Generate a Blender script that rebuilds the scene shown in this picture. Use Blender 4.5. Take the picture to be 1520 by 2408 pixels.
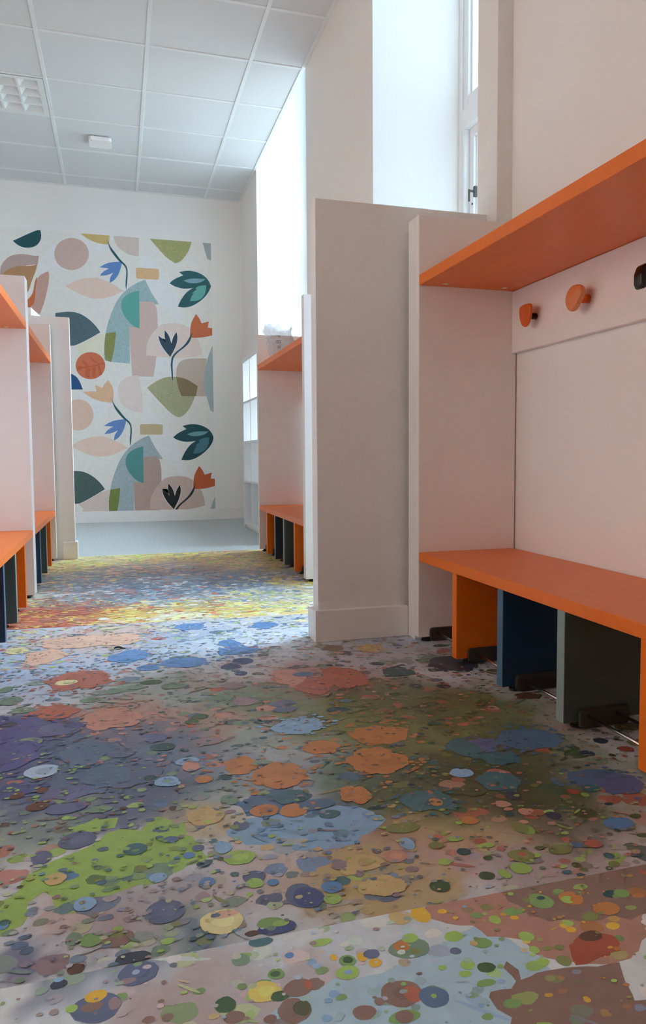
import bpy, bmesh, math, random
import numpy as np
from mathutils import Vector, Matrix, noise
EXPO=0.05; SKY=25.0; WINS=((2.565,3.586),(4.937,6.767)); LWIN=(-.8,3.0,.8,2.7); BLOCKER_Y=1.5; MURK=1.6; LEAF=(-.01,2.586,.0006)
random.seed(7); rng=np.random.default_rng(11)
for o in list(bpy.data.objects): bpy.data.objects.remove(o)
SC=bpy.context.scene; COL=SC.collection
# ------------------------------------------------------------------ camera
YAW,PITCH,ROLL,HC,F,CX,CY=0.3013,-0.0679,-0.0043,0.6316,1793.97,836.9,1192.6
cam=bpy.data.cameras.new('camera'); co=bpy.data.objects.new('camera',cam); COL.objects.link(co); SC.camera=co
XR=Vector((math.cos(YAW),-math.sin(YAW),0)); YR=Vector((math.sin(YAW),math.cos(YAW),0)); ZZ=Vector((0,0,1))
FW=math.cos(PITCH)*YR+math.sin(PITCH)*ZZ; U0=-math.sin(PITCH)*YR+math.cos(PITCH)*ZZ
RR=math.cos(ROLL)*XR+math.sin(ROLL)*U0; UU=-math.sin(ROLL)*XR+math.cos(ROLL)*U0
m=Matrix((RR,UU,-FW)).transposed().to_4x4(); m.translation=Vector((0,0,HC)); co.matrix_world=m
cam.sensor_fit='VERTICAL'; cam.sensor_height=24; cam.sensor_width=24; cam.lens=F/2408*24
cam.shift_x=(760-CX)/2408; cam.shift_y=(CY-1204)/2408; cam.clip_start=0.02; cam.clip_end=200
# ------------------------------------------------------------------ world and exposure
SC.view_settings.view_transform='Standard'; SC.view_settings.look='None'; SC.view_settings.gamma=1
SC.view_settings.use_curve_mapping=False; SC.view_settings.exposure=EXPO
W=bpy.data.worlds.new('sky'); SC.world=W; W.use_nodes=True
bg=W.node_tree.nodes['Background']; bg.inputs[0].default_value=(0.66,0.81,1.0,1); bg.inputs[1].default_value=SKY
try:
    SC.cycles.max_bounces=12; SC.cycles.diffuse_bounces=8; SC.cycles.glossy_bounces=4; SC.cycles.transparent_max_bounces=12
    SC.cycles.use_denoising=True; SC.cycles.sample_clamp_indirect=8
except Exception: pass
def portal(name,loc,rot,sx,sy):
    l=bpy.data.lights.new(name,'AREA'); l.shape='RECTANGLE'; l.size=sx; l.size_y=sy; l.energy=10
    l.cycles.is_portal=True
    o=bpy.data.objects.new(name,l); COL.objects.link(o); o.location=loc; o.rotation_euler=rot; return o
for y0,y1 in WINS:
    portal('window_light',(1.76,(y0+y1)/2,2.45),(0,math.radians(90),0),3.2,y1-y0)
portal('window_light',(-4.14,(LWIN[0]+LWIN[1])/2,(LWIN[2]+LWIN[3])/2),(0,math.radians(-90),0),LWIN[3]-LWIN[2],LWIN[1]-LWIN[0])
# ------------------------------------------------------------------ helpers
def srgb(c,k=1.0):
    r=[]
    for v in c[:3]:
        v=v/255.0; v=v/12.92 if v<=0.04045 else ((v+0.055)/1.055)**2.4; r.append(min(1,v*k))
    return tuple(r)+(1.0,)
def mat(name,col,rough=0.6,spec=0.5,metal=0,noise_amt=0,noise_scale=20,bump=0,bump_scale=200,trans=0):
    M=bpy.data.materials.new(name); M.use_nodes=True; nt=M.node_tree; b=nt.nodes['Principled BSDF']
    b.inputs['Base Color'].default_value=col; b.inputs['Roughness'].default_value=rough
    b.inputs['Specular IOR Level'].default_value=spec; b.inputs['Metallic'].default_value=metal
    tc=nt.nodes.new('ShaderNodeTexCoord')
    if noise_amt:
        n=nt.nodes.new('ShaderNodeTexNoise'); n.inputs['Scale'].default_value=noise_scale; n.inputs['Detail'].default_value=4
        nt.links.new(tc.outputs['Object'],n.inputs['Vector'])
        mr=nt.nodes.new('ShaderNodeMapRange'); mr.inputs[1].default_value=.3; mr.inputs[2].default_value=.7
        mr.inputs[3].default_value=1-noise_amt; mr.inputs[4].default_value=1+noise_amt
        nt.links.new(n.outputs[0],mr.inputs[0])
        mx=nt.nodes.new('ShaderNodeMix'); mx.data_type='RGBA'; mx.blend_type='MULTIPLY'; mx.inputs[0].default_value=1
        mx.inputs[6].default_value=col; nt.links.new(mr.outputs[0],mx.inputs[7]); nt.links.new(mx.outputs[2],b.inputs['Base Color'])
    if bump:
        n=nt.nodes.new('ShaderNodeTexNoise'); n.inputs['Scale'].default_value=bump_scale; n.inputs['Detail'].default_value=3
        nt.links.new(tc.outputs['Object'],n.inputs['Vector'])
        bp=nt.nodes.new('ShaderNodeBump'); bp.inputs['Strength'].default_value=bump; bp.inputs['Distance'].default_value=.001
        nt.links.new(n.outputs[0],bp.inputs['Height']); nt.links.new(bp.outputs[0],b.inputs['Normal'])
    return M
def weave(name,col,strength=.35,period=.006,rough=.55):
    """painted glass-fibre wall covering: small diamond weave in relief"""
    M=mat(name,col,rough,.4); nt=M.node_tree; N=nt.nodes.new; Lk=nt.links.new; b=nt.nodes['Principled BSDF']
    tc=N('ShaderNodeTexCoord'); sp=N('ShaderNodeSeparateXYZ'); Lk(tc.outputs['Object'],sp.inputs[0])
    def mt(op,a,bb=None):
        n=N('ShaderNodeMath'); n.operation=op
        for i,v in enumerate((a,bb)):
            if v is None: continue
            if isinstance(v,(int,float)): n.inputs[i].default_value=v
            else: Lk(v,n.inputs[i])
        return n.outputs[0]
    k=2*math.pi/period
    h=mt('MULTIPLY',mt('ADD',sp.outputs[0],sp.outputs[1]),k); v=mt('MULTIPLY',sp.outputs[2],k*1.3)
    s=mt('MULTIPLY',mt('SINE',mt('ADD',mt('MULTIPLY',h,.5),mt('MULTIPLY',v,.5))),mt('SINE',mt('SUBTRACT',mt('MULTIPLY',h,.5),mt('MULTIPLY',v,.5))))
    n=N('ShaderNodeTexNoise'); n.inputs['Scale'].default_value=150; Lk(tc.outputs['Object'],n.inputs['Vector'])
    s=mt('ADD',s,mt('MULTIPLY',n.outputs[0],1.2))
    bp=N('ShaderNodeBump'); bp.inputs['Strength'].default_value=strength; bp.inputs['Distance'].default_value=.0012
    Lk(s,bp.inputs['Height']); Lk(bp.outputs[0],b.inputs['Normal']); return M
def vcol(name,rough=.45,mott=.10,scale=60,spec=.4,bump=0,speck=0):
    M=bpy.data.materials.new(name); M.use_nodes=True; nt=M.node_tree; b=nt.nodes['Principled BSDF']; N=nt.nodes.new; Lk=nt.links.new
    a=N('ShaderNodeVertexColor'); a.layer_name='print'
    tc=N('ShaderNodeTexCoord'); n=N('ShaderNodeTexNoise'); n.inputs['Scale'].default_value=scale; n.inputs['Detail'].default_value=6; n.inputs['Roughness'].default_value=.7
    Lk(tc.outputs['Object'],n.inputs['Vector'])
    mr=N('ShaderNodeMapRange'); mr.inputs[1].default_value=.3; mr.inputs[2].default_value=.7; mr.inputs[3].default_value=1-mott; mr.inputs[4].default_value=1+mott; Lk(n.outputs[0],mr.inputs[0])
    mx=N('ShaderNodeMix'); mx.data_type='RGBA'; mx.blend_type='MULTIPLY'; mx.inputs[0].default_value=1
    Lk(a.outputs['Color'],mx.inputs[6]); Lk(mr.outputs[0],mx.inputs[7]); Lk(mx.outputs[2],b.inputs['Base Color'])
    b.inputs['Roughness'].default_value=rough; b.inputs['Specular IOR Level'].default_value=spec
    if bump:
        n2=N('ShaderNodeTexNoise'); n2.inputs['Scale'].default_value=900; Lk(tc.outputs['Object'],n2.inputs['Vector'])
        bp=N('ShaderNodeBump'); bp.inputs['Strength'].default_value=bump; bp.inputs['Distance'].default_value=.0005
        Lk(n2.outputs[0],bp.inputs['Height']); Lk(bp.outputs[0],b.inputs['Normal'])
    return M
def link(name,me,m,parent=None,**kw):
    o=bpy.data.objects.new(name,me); COL.objects.link(o)
    if m is not None and not me.materials: me.materials.append(m)
    if parent: o.parent=parent
    for k,v in kw.items(): o[k]=v
    return o
def addbox(bm,x0,x1,y0,y1,z0,z1):
    vs=[bm.verts.new((x,y,z)) for x in (x0,x1) for y in (y0,y1) for z in (z0,z1)]
    for f in ((0,1,3,2),(4,6,7,5),(0,4,5,1),(2,3,7,6),(0,2,6,4),(1,5,7,3)): bm.faces.new([vs[i] for i in f])
def finish(bm,name,bevel=0,seg=2,smooth=False):
    bmesh.ops.recalc_face_normals(bm,faces=bm.faces)
    if bevel: bmesh.ops.bevel(bm,geom=list(bm.edges),offset=bevel,segments=seg,affect='EDGES',profile=.5)
    if smooth:
        for f in bm.faces: f.smooth=True
    me=bpy.data.meshes.new(name); bm.to_mesh(me); bm.free(); return me
def boxes(name,bl,m,parent=None,bevel=0,**kw):
    bm=bmesh.new()
    for b in bl: addbox(bm,*b)
    return link(name,finish(bm,name,bevel),m,parent,**kw)
def box(name,b,m,parent=None,bevel=.0015,**kw): return boxes(name,[b],m,parent,bevel,**kw)
def tube(bm,p,q,r,n=10,cap=True,r2=None):
    p=Vector(p);q=Vector(q);d=(q-p).normalized(); a=d.orthogonal().normalized(); b=d.cross(a); r2=r if r2 is None else r2
    A=[bm.verts.new(p+(a*math.cos(t)+b*math.sin(t))*r) for t in [2*math.pi*i/n for i in range(n)]]
    B=[bm.verts.new(q+(a*math.cos(t)+b*math.sin(t))*r2) for t in [2*math.pi*i/n for i in range(n)]]
    for i in range(n): bm.faces.new((A[i],A[(i+1)%n],B[(i+1)%n],B[i]))
    if cap: bm.faces.new(A[::-1]); bm.faces.new(B)
def tubes(name,l,m,parent=None,n=10,**kw):
    bm=bmesh.new()
    for p,q,r in l: tube(bm,p,q,r,n)
    for f in bm.faces: f.smooth=len(f.verts)==4
    return link(name,finish(bm,name),m,parent,**kw)
def empty(name,loc,label,cat,group=None):
    o=bpy.data.objects.new(name,None); COL.objects.link(o); o.location=loc; o.empty_display_size=.1
    o['label']=label; o['category']=cat
    if group: o['group']=group
    return o
def adopt(root):
    """parts are modelled in room coordinates: hand them to the thing's origin"""
    inv=Vector(root.location)
    def kids(p): return [c for c in bpy.data.objects if c.parent==p]
    for c in kids(root): c.location=Vector(c.location)-inv
S=dict(kind='structure')
WHITE=srgb((226,222,216)); 
m_wall=weave('painted_glass_fibre',srgb((240,238,235)),.35)
m_wallp=weave('painted_glass_fibre_far',srgb((240,238,235)),.05)
m_warm=weave('warm_beige_wall_paint',srgb((206,172,148)),.12)
m_trim=mat('satin_white_trim',srgb((240,238,235)),.35,.5,noise_amt=.015)
m_mel=mat('white_melamine',srgb((240,235,232)),.35,.5,noise_amt=.012,bump=.05)
m_edge=mat('white_edging',srgb((240,238,236)),.4,.5,noise_amt=.01)
m_orange=mat('orange_laminate',srgb((232,114,14)),.38,.5,noise_amt=.03,noise_scale=30)
m_blue=mat('petrol_blue_laminate',srgb((26,56,86)),.4,.5,noise_amt=.03)
m_grey=mat('grey_green_laminate',srgb((74,88,84)),.4,.5,noise_amt=.03)
m_navy=mat('dark_laminate',srgb((44,52,62)),.4,.5,noise_amt=.03)
m_black=mat('black_plastic',srgb((30,28,28)),.35,.5,noise_amt=.1)
m_dark=mat('dark_grey_plastic',srgb((58,52,48)),.45,.5,noise_amt=.1)
m_steel=mat('brushed_steel',srgb((200,196,190)),.25,.5,1,noise_amt=.05)
m_tile=mat('mineral_fibre_tile',srgb((216,217,218)),.9,.2,noise_amt=.02,noise_scale=90,bump=.15,bump_scale=500)
m_runner=mat('white_metal_grid',srgb((226,228,228)),.4,.5,noise_amt=.01)
m_win=mat('white_window_paint',srgb((232,234,234)),.3,.5,noise_amt=.02,bump=.1)
m_cap=mat('pale_screw_cap',srgb((240,225,200)),.4,.5,noise_amt=.02)
m_chrome=mat('chrome',srgb((220,220,222)),.12,.5,1,noise_amt=.02)
# ---- traced print data (metres, on the floor / the mural plane)
PAL={'orange':(190,124,70),'salmon':(198,140,118),'rust':(178,100,78),'red':(165,82,60),'brown':(140,108,94),'dkbrown':(98,66,52),'blue':(96,134,176),'sky':(140,172,198),'steel':(90,112,136),'navy':(72,80,122),'purple':(100,104,138),'slate':(98,104,128),'lime':(158,186,92),'green':(128,158,92),'olive':(130,132,76),'dkgreen':(72,94,60),'dkolive':(88,88,56),'moss':(120,142,116),'teal':(70,108,112),'dkteal':(52,82,84),'char':(62,66,78),'terra':(178,130,110),'indigo':(86,90,136),'yellow':(222,196,100),'gold':(222,172,58),'tan':(202,172,116),'cream':(228,212,150),'pink':(208,178,168),'mauve':(150,124,126),'grey':(176,178,180),'ltblue':(172,192,208),'white':(222,226,226),'peach':(222,176,146)}
POLYS=[('ltblue',[(0.204,0.846),(0.251,0.846),(0.293,0.841),(0.331,0.854),(0.401,0.88),(0.438,0.892),(0.467,0.864),(0.481,0.823),(0.496,0.797),(0.506,0.774),(0.458,0.708),(0.391,0.703),(0.136,0.784),(0.158,0.824)]),('terra',[(0.4,0.964),(0.473,0.965),(0.552,0.965),(0.534,0.891),(0.573,0.869),(0.679,0.845),(0.645,0.807),(0.612,0.777),(0.569,0.77),(0.519,0.794),(0.49,0.816),(0.489,0.848),(0.451,0.869),(0.433,0.896),(0.385,0.927)]),('brown',[(0.511,0.966),(0.791,0.963),(0.684,0.844),(0.627,0.85),(0.57,0.865),(0.543,0.873),(0.523,0.895)]),('brown',[(0.448,0.812),(0.453,0.799),(0.45,0.783),(0.476,0.783),(0.512,0.784),(0.549,0.776),(0.582,0.77),(0.567,0.738),(0.561,0.71),(0.58,0.69),(0.563,0.642),(0.426,0.673),(0.386,0.711),(0.412,0.726),(0.404,0.746),(0.397,0.768),(0.403,0.775),(0.426,0.766),(0.439,0.779),(0.44,0.803)]),('red',[(0.53,0.812),(0.568,0.832),(0.595,0.814),(0.589,0.793),(0.553,0.782),(0.529,0.782)]),('lime',[(-0.191,1.144),(-0.16,1.155),(-0.149,1.21),(-0.134,1.211),(-0.121,1.239),(-0.097,1.251),(-0.073,1.267),(-0.05,1.278),(-0.037,1.311),(-0.014,1.321),(0.021,1.298),(0.028,1.328),(0.064,1.333),(0.098,1.301),(0.093,1.261),(0.112,1.226),(0.116,1.187),(0.08,1.162),(0.053,1.133),(0.016,1.128),(-0.017,1.121),(-0.046,1.102),(-0.07,1.084),(-0.098,1.095),(-0.107,1.138),(-0.12,1.154),(-0.135,1.136),(-0.136,1.095),(-0.159,1.063),(-0.18,1.07)]),('lime',[(-0.103,1.347),(-0.07,1.36),(-0.049,1.37),(-0.014,1.358),(-0.021,1.328),(-0.068,1.317),(-0.095,1.321)]),('steel',[(0.193,1.352),(0.23,1.386),(0.272,1.392),(0.305,1.391),(0.289,1.321),(0.305,1.289),(0.243,1.287),(0.204,1.3),(0.191,1.326)]),('sky',[(0.152,1.254),(0.182,1.279),(0.206,1.288),(0.244,1.292),(0.288,1.283),(0.336,1.285),(0.368,1.287),(0.403,1.272),(0.423,1.235),(0.428,1.216),(0.408,1.191),(0.387,1.175),(0.357,1.148),(0.321,1.149),(0.292,1.147),(0.253,1.16),(0.223,1.183),(0.184,1.199),(0.174,1.221)])]
ELLS=[('orange',0.497,1.454,0.0635,0.0723),('orange',0.547,1.601,0.0607,0.0612),('orange',0.407,1.564,0.0387,0.0374),('orange',0.287,1.445,0.057,0.057),('orange',0.222,1.519,0.0356,0.0427),('orange',0.407,1.322,0.0297,0.0358),('orange',0.234,1.309,0.0254,0.0242),('orange',0.283,1.294,0.0243,0.0255),('rust',-0.117,2.254,0.088,0.0913),('rust',-0.063,2.22,0.0312,0.0341),('salmon',-0.028,1.889,0.0666,0.0778),('rust',-0.161,1.985,0.0554,0.0538),('rust',0.497,2.011,0.0528,0.0798),('rust',0.601,2.054,0.0618,0.0988),('salmon',0.451,2.1,0.0486,0.0758),('blue',0.015,2.479,0.0661,0.0668),('blue',0.178,2.355,0.0693,0.0592),('blue',0.071,2.328,0.03,0.0357),('blue',0.355,2.441,0.065,0.054),('blue',0.343,2.545,0.0373,0.0468),('blue',0.505,2.786,0.0493,0.0531),('blue',0.24,2.848,0.0522,0.0575),('navy',0.352,2.312,0.0328,0.0341),('navy',0.308,2.26,0.0294,0.0301),('navy',0.326,2.181,0.0186,0.0217),('cream',-0.333,2.662,0.0348,0.0472),('cream',-0.186,2.565,0.0191,0.0195),('cream',-0.255,2.58,0.0163,0.0224),('peach',-0.103,2.734,0.1687,0.0843),('peach',-0.236,2.555,0.0607,0.0879),('dkteal',0.765,2.056,0.0447,0.0493),('moss',0.921,2.144,0.0505,0.0476),('char',0.95,2.081,0.0705,0.0753),('brown',0.659,2.375,0.0335,0.0372),('tan',0.774,2.343,0.0419,0.0473),('char',0.763,1.911,0.0175,0.0197),('char',0.835,1.883,0.0186,0.0194),('dkbrown',1.011,1.739,0.0361,0.0282),('sky',0.385,1.706,0.0596,0.052),('steel',0.497,2.116,0.0295,0.0251),('slate',0.385,1.878,0.0326,0.023),('slate',0.382,1.831,0.0318,0.0219),('mauve',0.297,1.924,0.0307,0.034),('moss',0.241,1.979,0.0246,0.0284),('purple',0.738,1.47,0.0416,0.0375),('steel',0.86,1.465,0.0752,0.0616),('teal',0.698,1.466,0.0343,0.0545),('teal',0.747,1.394,0.0421,0.0352),('steel',0.873,1.256,0.052,0.0368),('purple',0.903,1.208,0.0487,0.0417),('teal',0.841,1.209,0.018,0.0159),('teal',0.69,1.291,0.0386,0.0459),('sky',0.637,1.349,0.0241,0.0213),('teal',0.524,1.259,0.049,0.04),('orange',0.538,1.246,0.0124,0.0149),('rust',0.544,1.287,0.0048,0.0076),('blue',0.804,1.075,0.0272,0.0231),('red',0.8,1.207,0.0103,0.0118),('char',0.713,1.135,0.013,0.0152),('dkolive',0.624,1.27,0.026,0.0241),('char',0.685,1.227,0.0138,0.0189),('dkolive',0.772,1.126,0.0206,0.018),('orange',0.566,1.164,0.0151,0.014),('olive',0.636,1.116,0.0133,0.0213),('rust',0.722,1.03,0.0148,0.0123),('steel',0.695,1.035,0.0093,0.0094),('olive',0.66,1.031,0.0187,0.015),('olive',0.592,1.033,0.0211,0.0182),('rust',0.596,1.037,0.0067,0.0074),('dkteal',0.511,1.072,0.0115,0.0101),('dkgreen',0.539,1.043,0.0077,0.0063),('olive',0.477,1.103,0.0127,0.0112),('dkgreen',0.514,0.998,0.0124,0.0105),('dkolive',0.632,1.045,0.0085,0.0059),('dkgreen',0.848,1.09,0.0111,0.008),('teal',0.723,0.991,0.0083,0.0087),('olive',0.716,0.968,0.0092,0.0078),('teal',0.634,0.97,0.0077,0.0057),('dkolive',0.659,0.983,0.0075,0.0074),('lime',0.542,0.994,0.008,0.0126),('lime',0.573,1.001,0.0162,0.016),('lime',0.553,1.078,0.0154,0.0077),('lime',0.469,1.053,0.0106,0.0091),('lime',0.515,1.114,0.014,0.0089),('dkgreen',0.436,0.994,0.0156,0.0153),('navy',-0.206,1.536,0.0243,0.0388),('navy',-0.179,1.534,0.0366,0.0231),('purple',-0.099,1.494,0.0502,0.0272),('dkbrown',-0.195,1.509,0.0123,0.0155),('dkbrown',-0.152,1.519,0.0113,0.0129),('dkbrown',-0.155,1.45,0.0193,0.0181),('slate',0.011,1.539,0.0506,0.063),('sky',-0.016,1.531,0.0126,0.0176),('sky',0.075,1.488,0.0228,0.0229),('dkteal',0.045,1.514,0.0126,0.0133),('dkteal',0.078,1.672,0.0264,0.0225),('purple',0.064,1.735,0.0288,0.0268),('sky',0.122,1.575,0.0256,0.0191),('orange',0.145,1.475,0.0167,0.0169),('moss',-0.21,1.79,0.0335,0.034),('dkgreen',-0.095,1.724,0.0162,0.0167),('yellow',-0.063,1.676,0.0159,0.0196),('dkbrown',-0.088,1.653,0.0102,0.0164),('slate',-0.008,1.665,0.0287,0.0269),('char',-0.147,1.825,0.0146,0.0143),('dkbrown',-0.249,1.743,0.0073,0.0117),('mauve',0.18,1.674,0.0283,0.0217),('dkgreen',0.174,1.843,0.0207,0.0184),('dkgreen',0.153,1.812,0.0162,0.0178),('slate',-0.079,1.299,0.0299,0.0282),('slate',-0.131,1.258,0.0151,0.022),('tan',-0.105,1.186,0.016,0.0166),('sky',-0.06,1.105,0.0151,0.0185),('moss',-0.047,1.404,0.0218,0.0139),('purple',-0.105,1.426,0.0345,0.0221),('steel',0.068,1.254,0.013,0.0107),('steel',-0.039,1.156,0.007,0.0072),('sky',0.042,1.143,0.0134,0.0131),('blue',0.111,1.109,0.0117,0.0126),('teal',0.011,1.24,0.0189,0.0187),('blue',0.092,1.194,0.0094,0.0098),('slate',0.108,1.213,0.0096,0.0095),('sky',0.147,1.202,0.0138,0.0189),('lime',0.167,1.164,0.0251,0.0223),('slate',0.18,1.101,0.0169,0.0173),('lime',0.178,1.084,0.0126,0.0134),('blue',0.204,1.078,0.0085,0.0089),('slate',0.236,1.033,0.0223,0.03),('navy',0.245,1.025,0.0213,0.0271),('blue',0.284,1.04,0.0156,0.0159),('lime',0.277,1.01,0.013,0.0126),('mauve',0.314,1.092,0.0157,0.0117),('mauve',0.332,1.068,0.01,0.0147),('tan',0.32,1.073,0.0129,0.0114),('slate',0.047,1.052,0.0272,0.0275),('purple',0.034,1.062,0.0089,0.0114),('cream',0.119,1.005,0.0295,0.0276),('peach',0.126,1.02,0.0176,0.0088),('brown',-0.016,1.01,0.0201,0.0185),('olive',-0.014,1.019,0.0113,0.0075),('green',-0.049,1.017,0.0139,0.0153),('moss',-0.071,1.026,0.0103,0.0141),('char',0.003,0.962,0.023,0.0135),('dkbrown',-0.065,0.963,0.0105,0.01),('navy',0.189,0.969,0.0271,0.0135),('green',0.181,0.982,0.0173,0.0125),('lime',0.195,0.977,0.0115,0.0069),('dkbrown',0.154,0.967,0.0099,0.0054),('teal',0.162,0.947,0.0158,0.0095),('slate',0.008,0.933,0.024,0.022),('purple',0.007,0.936,0.0118,0.0121),('mauve',-0.004,0.922,0.0095,0.0055),('slate',-0.039,0.886,0.0283,0.0239),('brown',-0.044,0.889,0.0122,0.0079),('gold',-0.04,0.906,0.0125,0.0104),('lime',-0.066,0.893,0.0066,0.0065),('mauve',-0.019,0.887,0.0071,0.0108),('char',-0.083,0.941,0.0097,0.0083),('sky',-0.084,0.95,0.0062,0.0048),('brown',0.038,0.846,0.0067,0.006),('dkgreen',0.103,0.846,0.0123,0.013),('green',0.169,0.88,0.0099,0.0098),('dkgreen',0.168,0.88,0.0062,0.0053),('yellow',0.15,0.854,0.0201,0.0177),('dkgreen',0.166,0.841,0.011,0.0087),('brown',0.189,0.848,0.0169,0.0153),('rust',0.202,0.85,0.0048,0.0077),('brown',0.11,0.823,0.0122,0.0098),('brown',0.177,0.813,0.0189,0.0203),('dkolive',0.186,0.814,0.0102,0.0125),('brown',0.148,0.808,0.0072,0.007),('moss',0.132,0.919,0.0115,0.0113),('green',0.259,0.877,0.0109,0.0104),('dkgreen',0.26,0.878,0.0064,0.0062),('gold',0.279,0.878,0.007,0.0086),('gold',0.291,0.863,0.0085,0.0083),('gold',0.244,0.888,0.0048,0.0063),('lime',0.253,0.856,0.0146,0.0125),('slate',0.292,0.88,0.0102,0.0094),('blue',0.192,0.909,0.0059,0.0057),('lime',0.237,0.922,0.0144,0.0072),('moss',0.342,0.876,0.0264,0.0197),('orange',0.334,0.883,0.011,0.0104),('lime',0.35,0.895,0.0111,0.009),('olive',0.347,0.868,0.0068,0.0062),('gold',0.383,0.939,0.0129,0.019),('tan',0.354,0.941,0.016,0.0162),('brown',0.303,0.802,0.0252,0.0219),('rust',0.315,0.797,0.0105,0.0138),('brown',0.274,0.797,0.0062,0.0065),('steel',0.337,0.785,0.0174,0.0175),('brown',0.252,0.786,0.0135,0.0113),('green',0.293,0.766,0.0187,0.0098),('brown',0.293,0.766,0.0108,0.0098),('sky',0.227,0.825,0.0065,0.0061),('sky',0.209,0.79,0.006,0.0056),('lime',0.406,0.881,0.0128,0.0106),('slate',0.396,0.853,0.0073,0.0069),('green',0.436,0.857,0.0127,0.0101),('dkgreen',0.419,0.813,0.0115,0.0092),('green',0.406,0.788,0.0122,0.0061),('lime',0.389,0.81,0.0078,0.0059),('lime',0.399,0.824,0.009,0.0086),('lime',0.367,0.829,0.0052,0.0043),('green',0.557,0.916,0.0171,0.0182),('dkteal',0.561,0.923,0.0061,0.0046),('orange',0.602,0.91,0.0173,0.0164),('lime',0.595,0.908,0.009,0.0091),('dkteal',0.662,0.901,0.0116,0.0095),('green',0.678,0.898,0.0116,0.01),('orange',0.635,0.873,0.0192,0.0149),('olive',0.602,0.864,0.0131,0.01),('red',0.576,0.811,0.0302,0.0222),('dkbrown',0.578,0.827,0.0167,0.0103),('gold',0.561,0.847,0.0073,0.0064),('gold',0.502,0.893,0.0058,0.0051),('yellow',0.492,0.842,0.0055,0.0038),('gold',0.414,0.936,0.0065,0.0055),('lime',0.475,0.897,0.0081,0.0094),('green',0.509,0.906,0.0176,0.0088),('lime',0.497,0.852,0.0106,0.0098),('lime',0.493,0.825,0.0065,0.0074),('olive',0.526,0.819,0.0068,0.0052),('lime',0.491,0.801,0.0079,0.0071),('olive',0.517,0.795,0.0093,0.0098),('orange',0.607,0.904,0.0096,0.0072),('rust',0.744,0.936,0.0048,0.0077),('indigo',-0.252,1.881,0.0936,0.0744),('indigo',-0.239,1.716,0.0674,0.0805),('purple',-0.145,1.859,0.0496,0.0444),('ltblue',-0.162,1.614,0.0322,0.0335),('steel',-0.082,1.688,0.0454,0.068),('steel',-0.037,1.554,0.0422,0.053),('char',-0.262,1.923,0.0201,0.0186),('navy',-0.111,1.874,0.0276,0.0182),('sky',0.083,1.474,0.0185,0.0118),('moss',0.267,1.52,0.0219,0.011),('tan',0.129,1.318,0.0298,0.0359),('moss',0.18,1.37,0.0156,0.0217),('salmon',0.127,1.548,0.0174,0.0272),('steel',0.329,1.304,0.0347,0.0205),('teal',0.291,1.348,0.0355,0.0259),('teal',0.341,1.261,0.0188,0.0154),('olive',0.446,1.175,0.0306,0.0173),('tan',0.35,1.089,0.028,0.0235),('tan',0.356,1.02,0.0374,0.0261),('salmon',0.402,1.092,0.0201,0.018),('sky',0.434,1.123,0.0121,0.0191),('dkolive',1.117,1.464,0.0393,0.0234),('char',1.002,1.411,0.0164,0.0161),('red',1.025,1.353,0.0159,0.015),('char',0.933,1.358,0.0157,0.0149),('mauve',0.289,2.07,0.0352,0.0293),('moss',0.133,2.115,0.0352,0.0239),('moss',0.032,2.135,0.0234,0.02),('moss',-0.024,2.118,0.023,0.0234),('moss',-0.081,2.061,0.0278,0.022),('moss',-0.24,2.025,0.0266,0.0225),('moss',-0.28,2.112,0.0276,0.0374),('moss',-0.305,2.223,0.0174,0.0279),('cream',-0.154,2.242,0.0299,0.0257),('dkgreen',0.073,2.172,0.0298,0.0208)]
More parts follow.
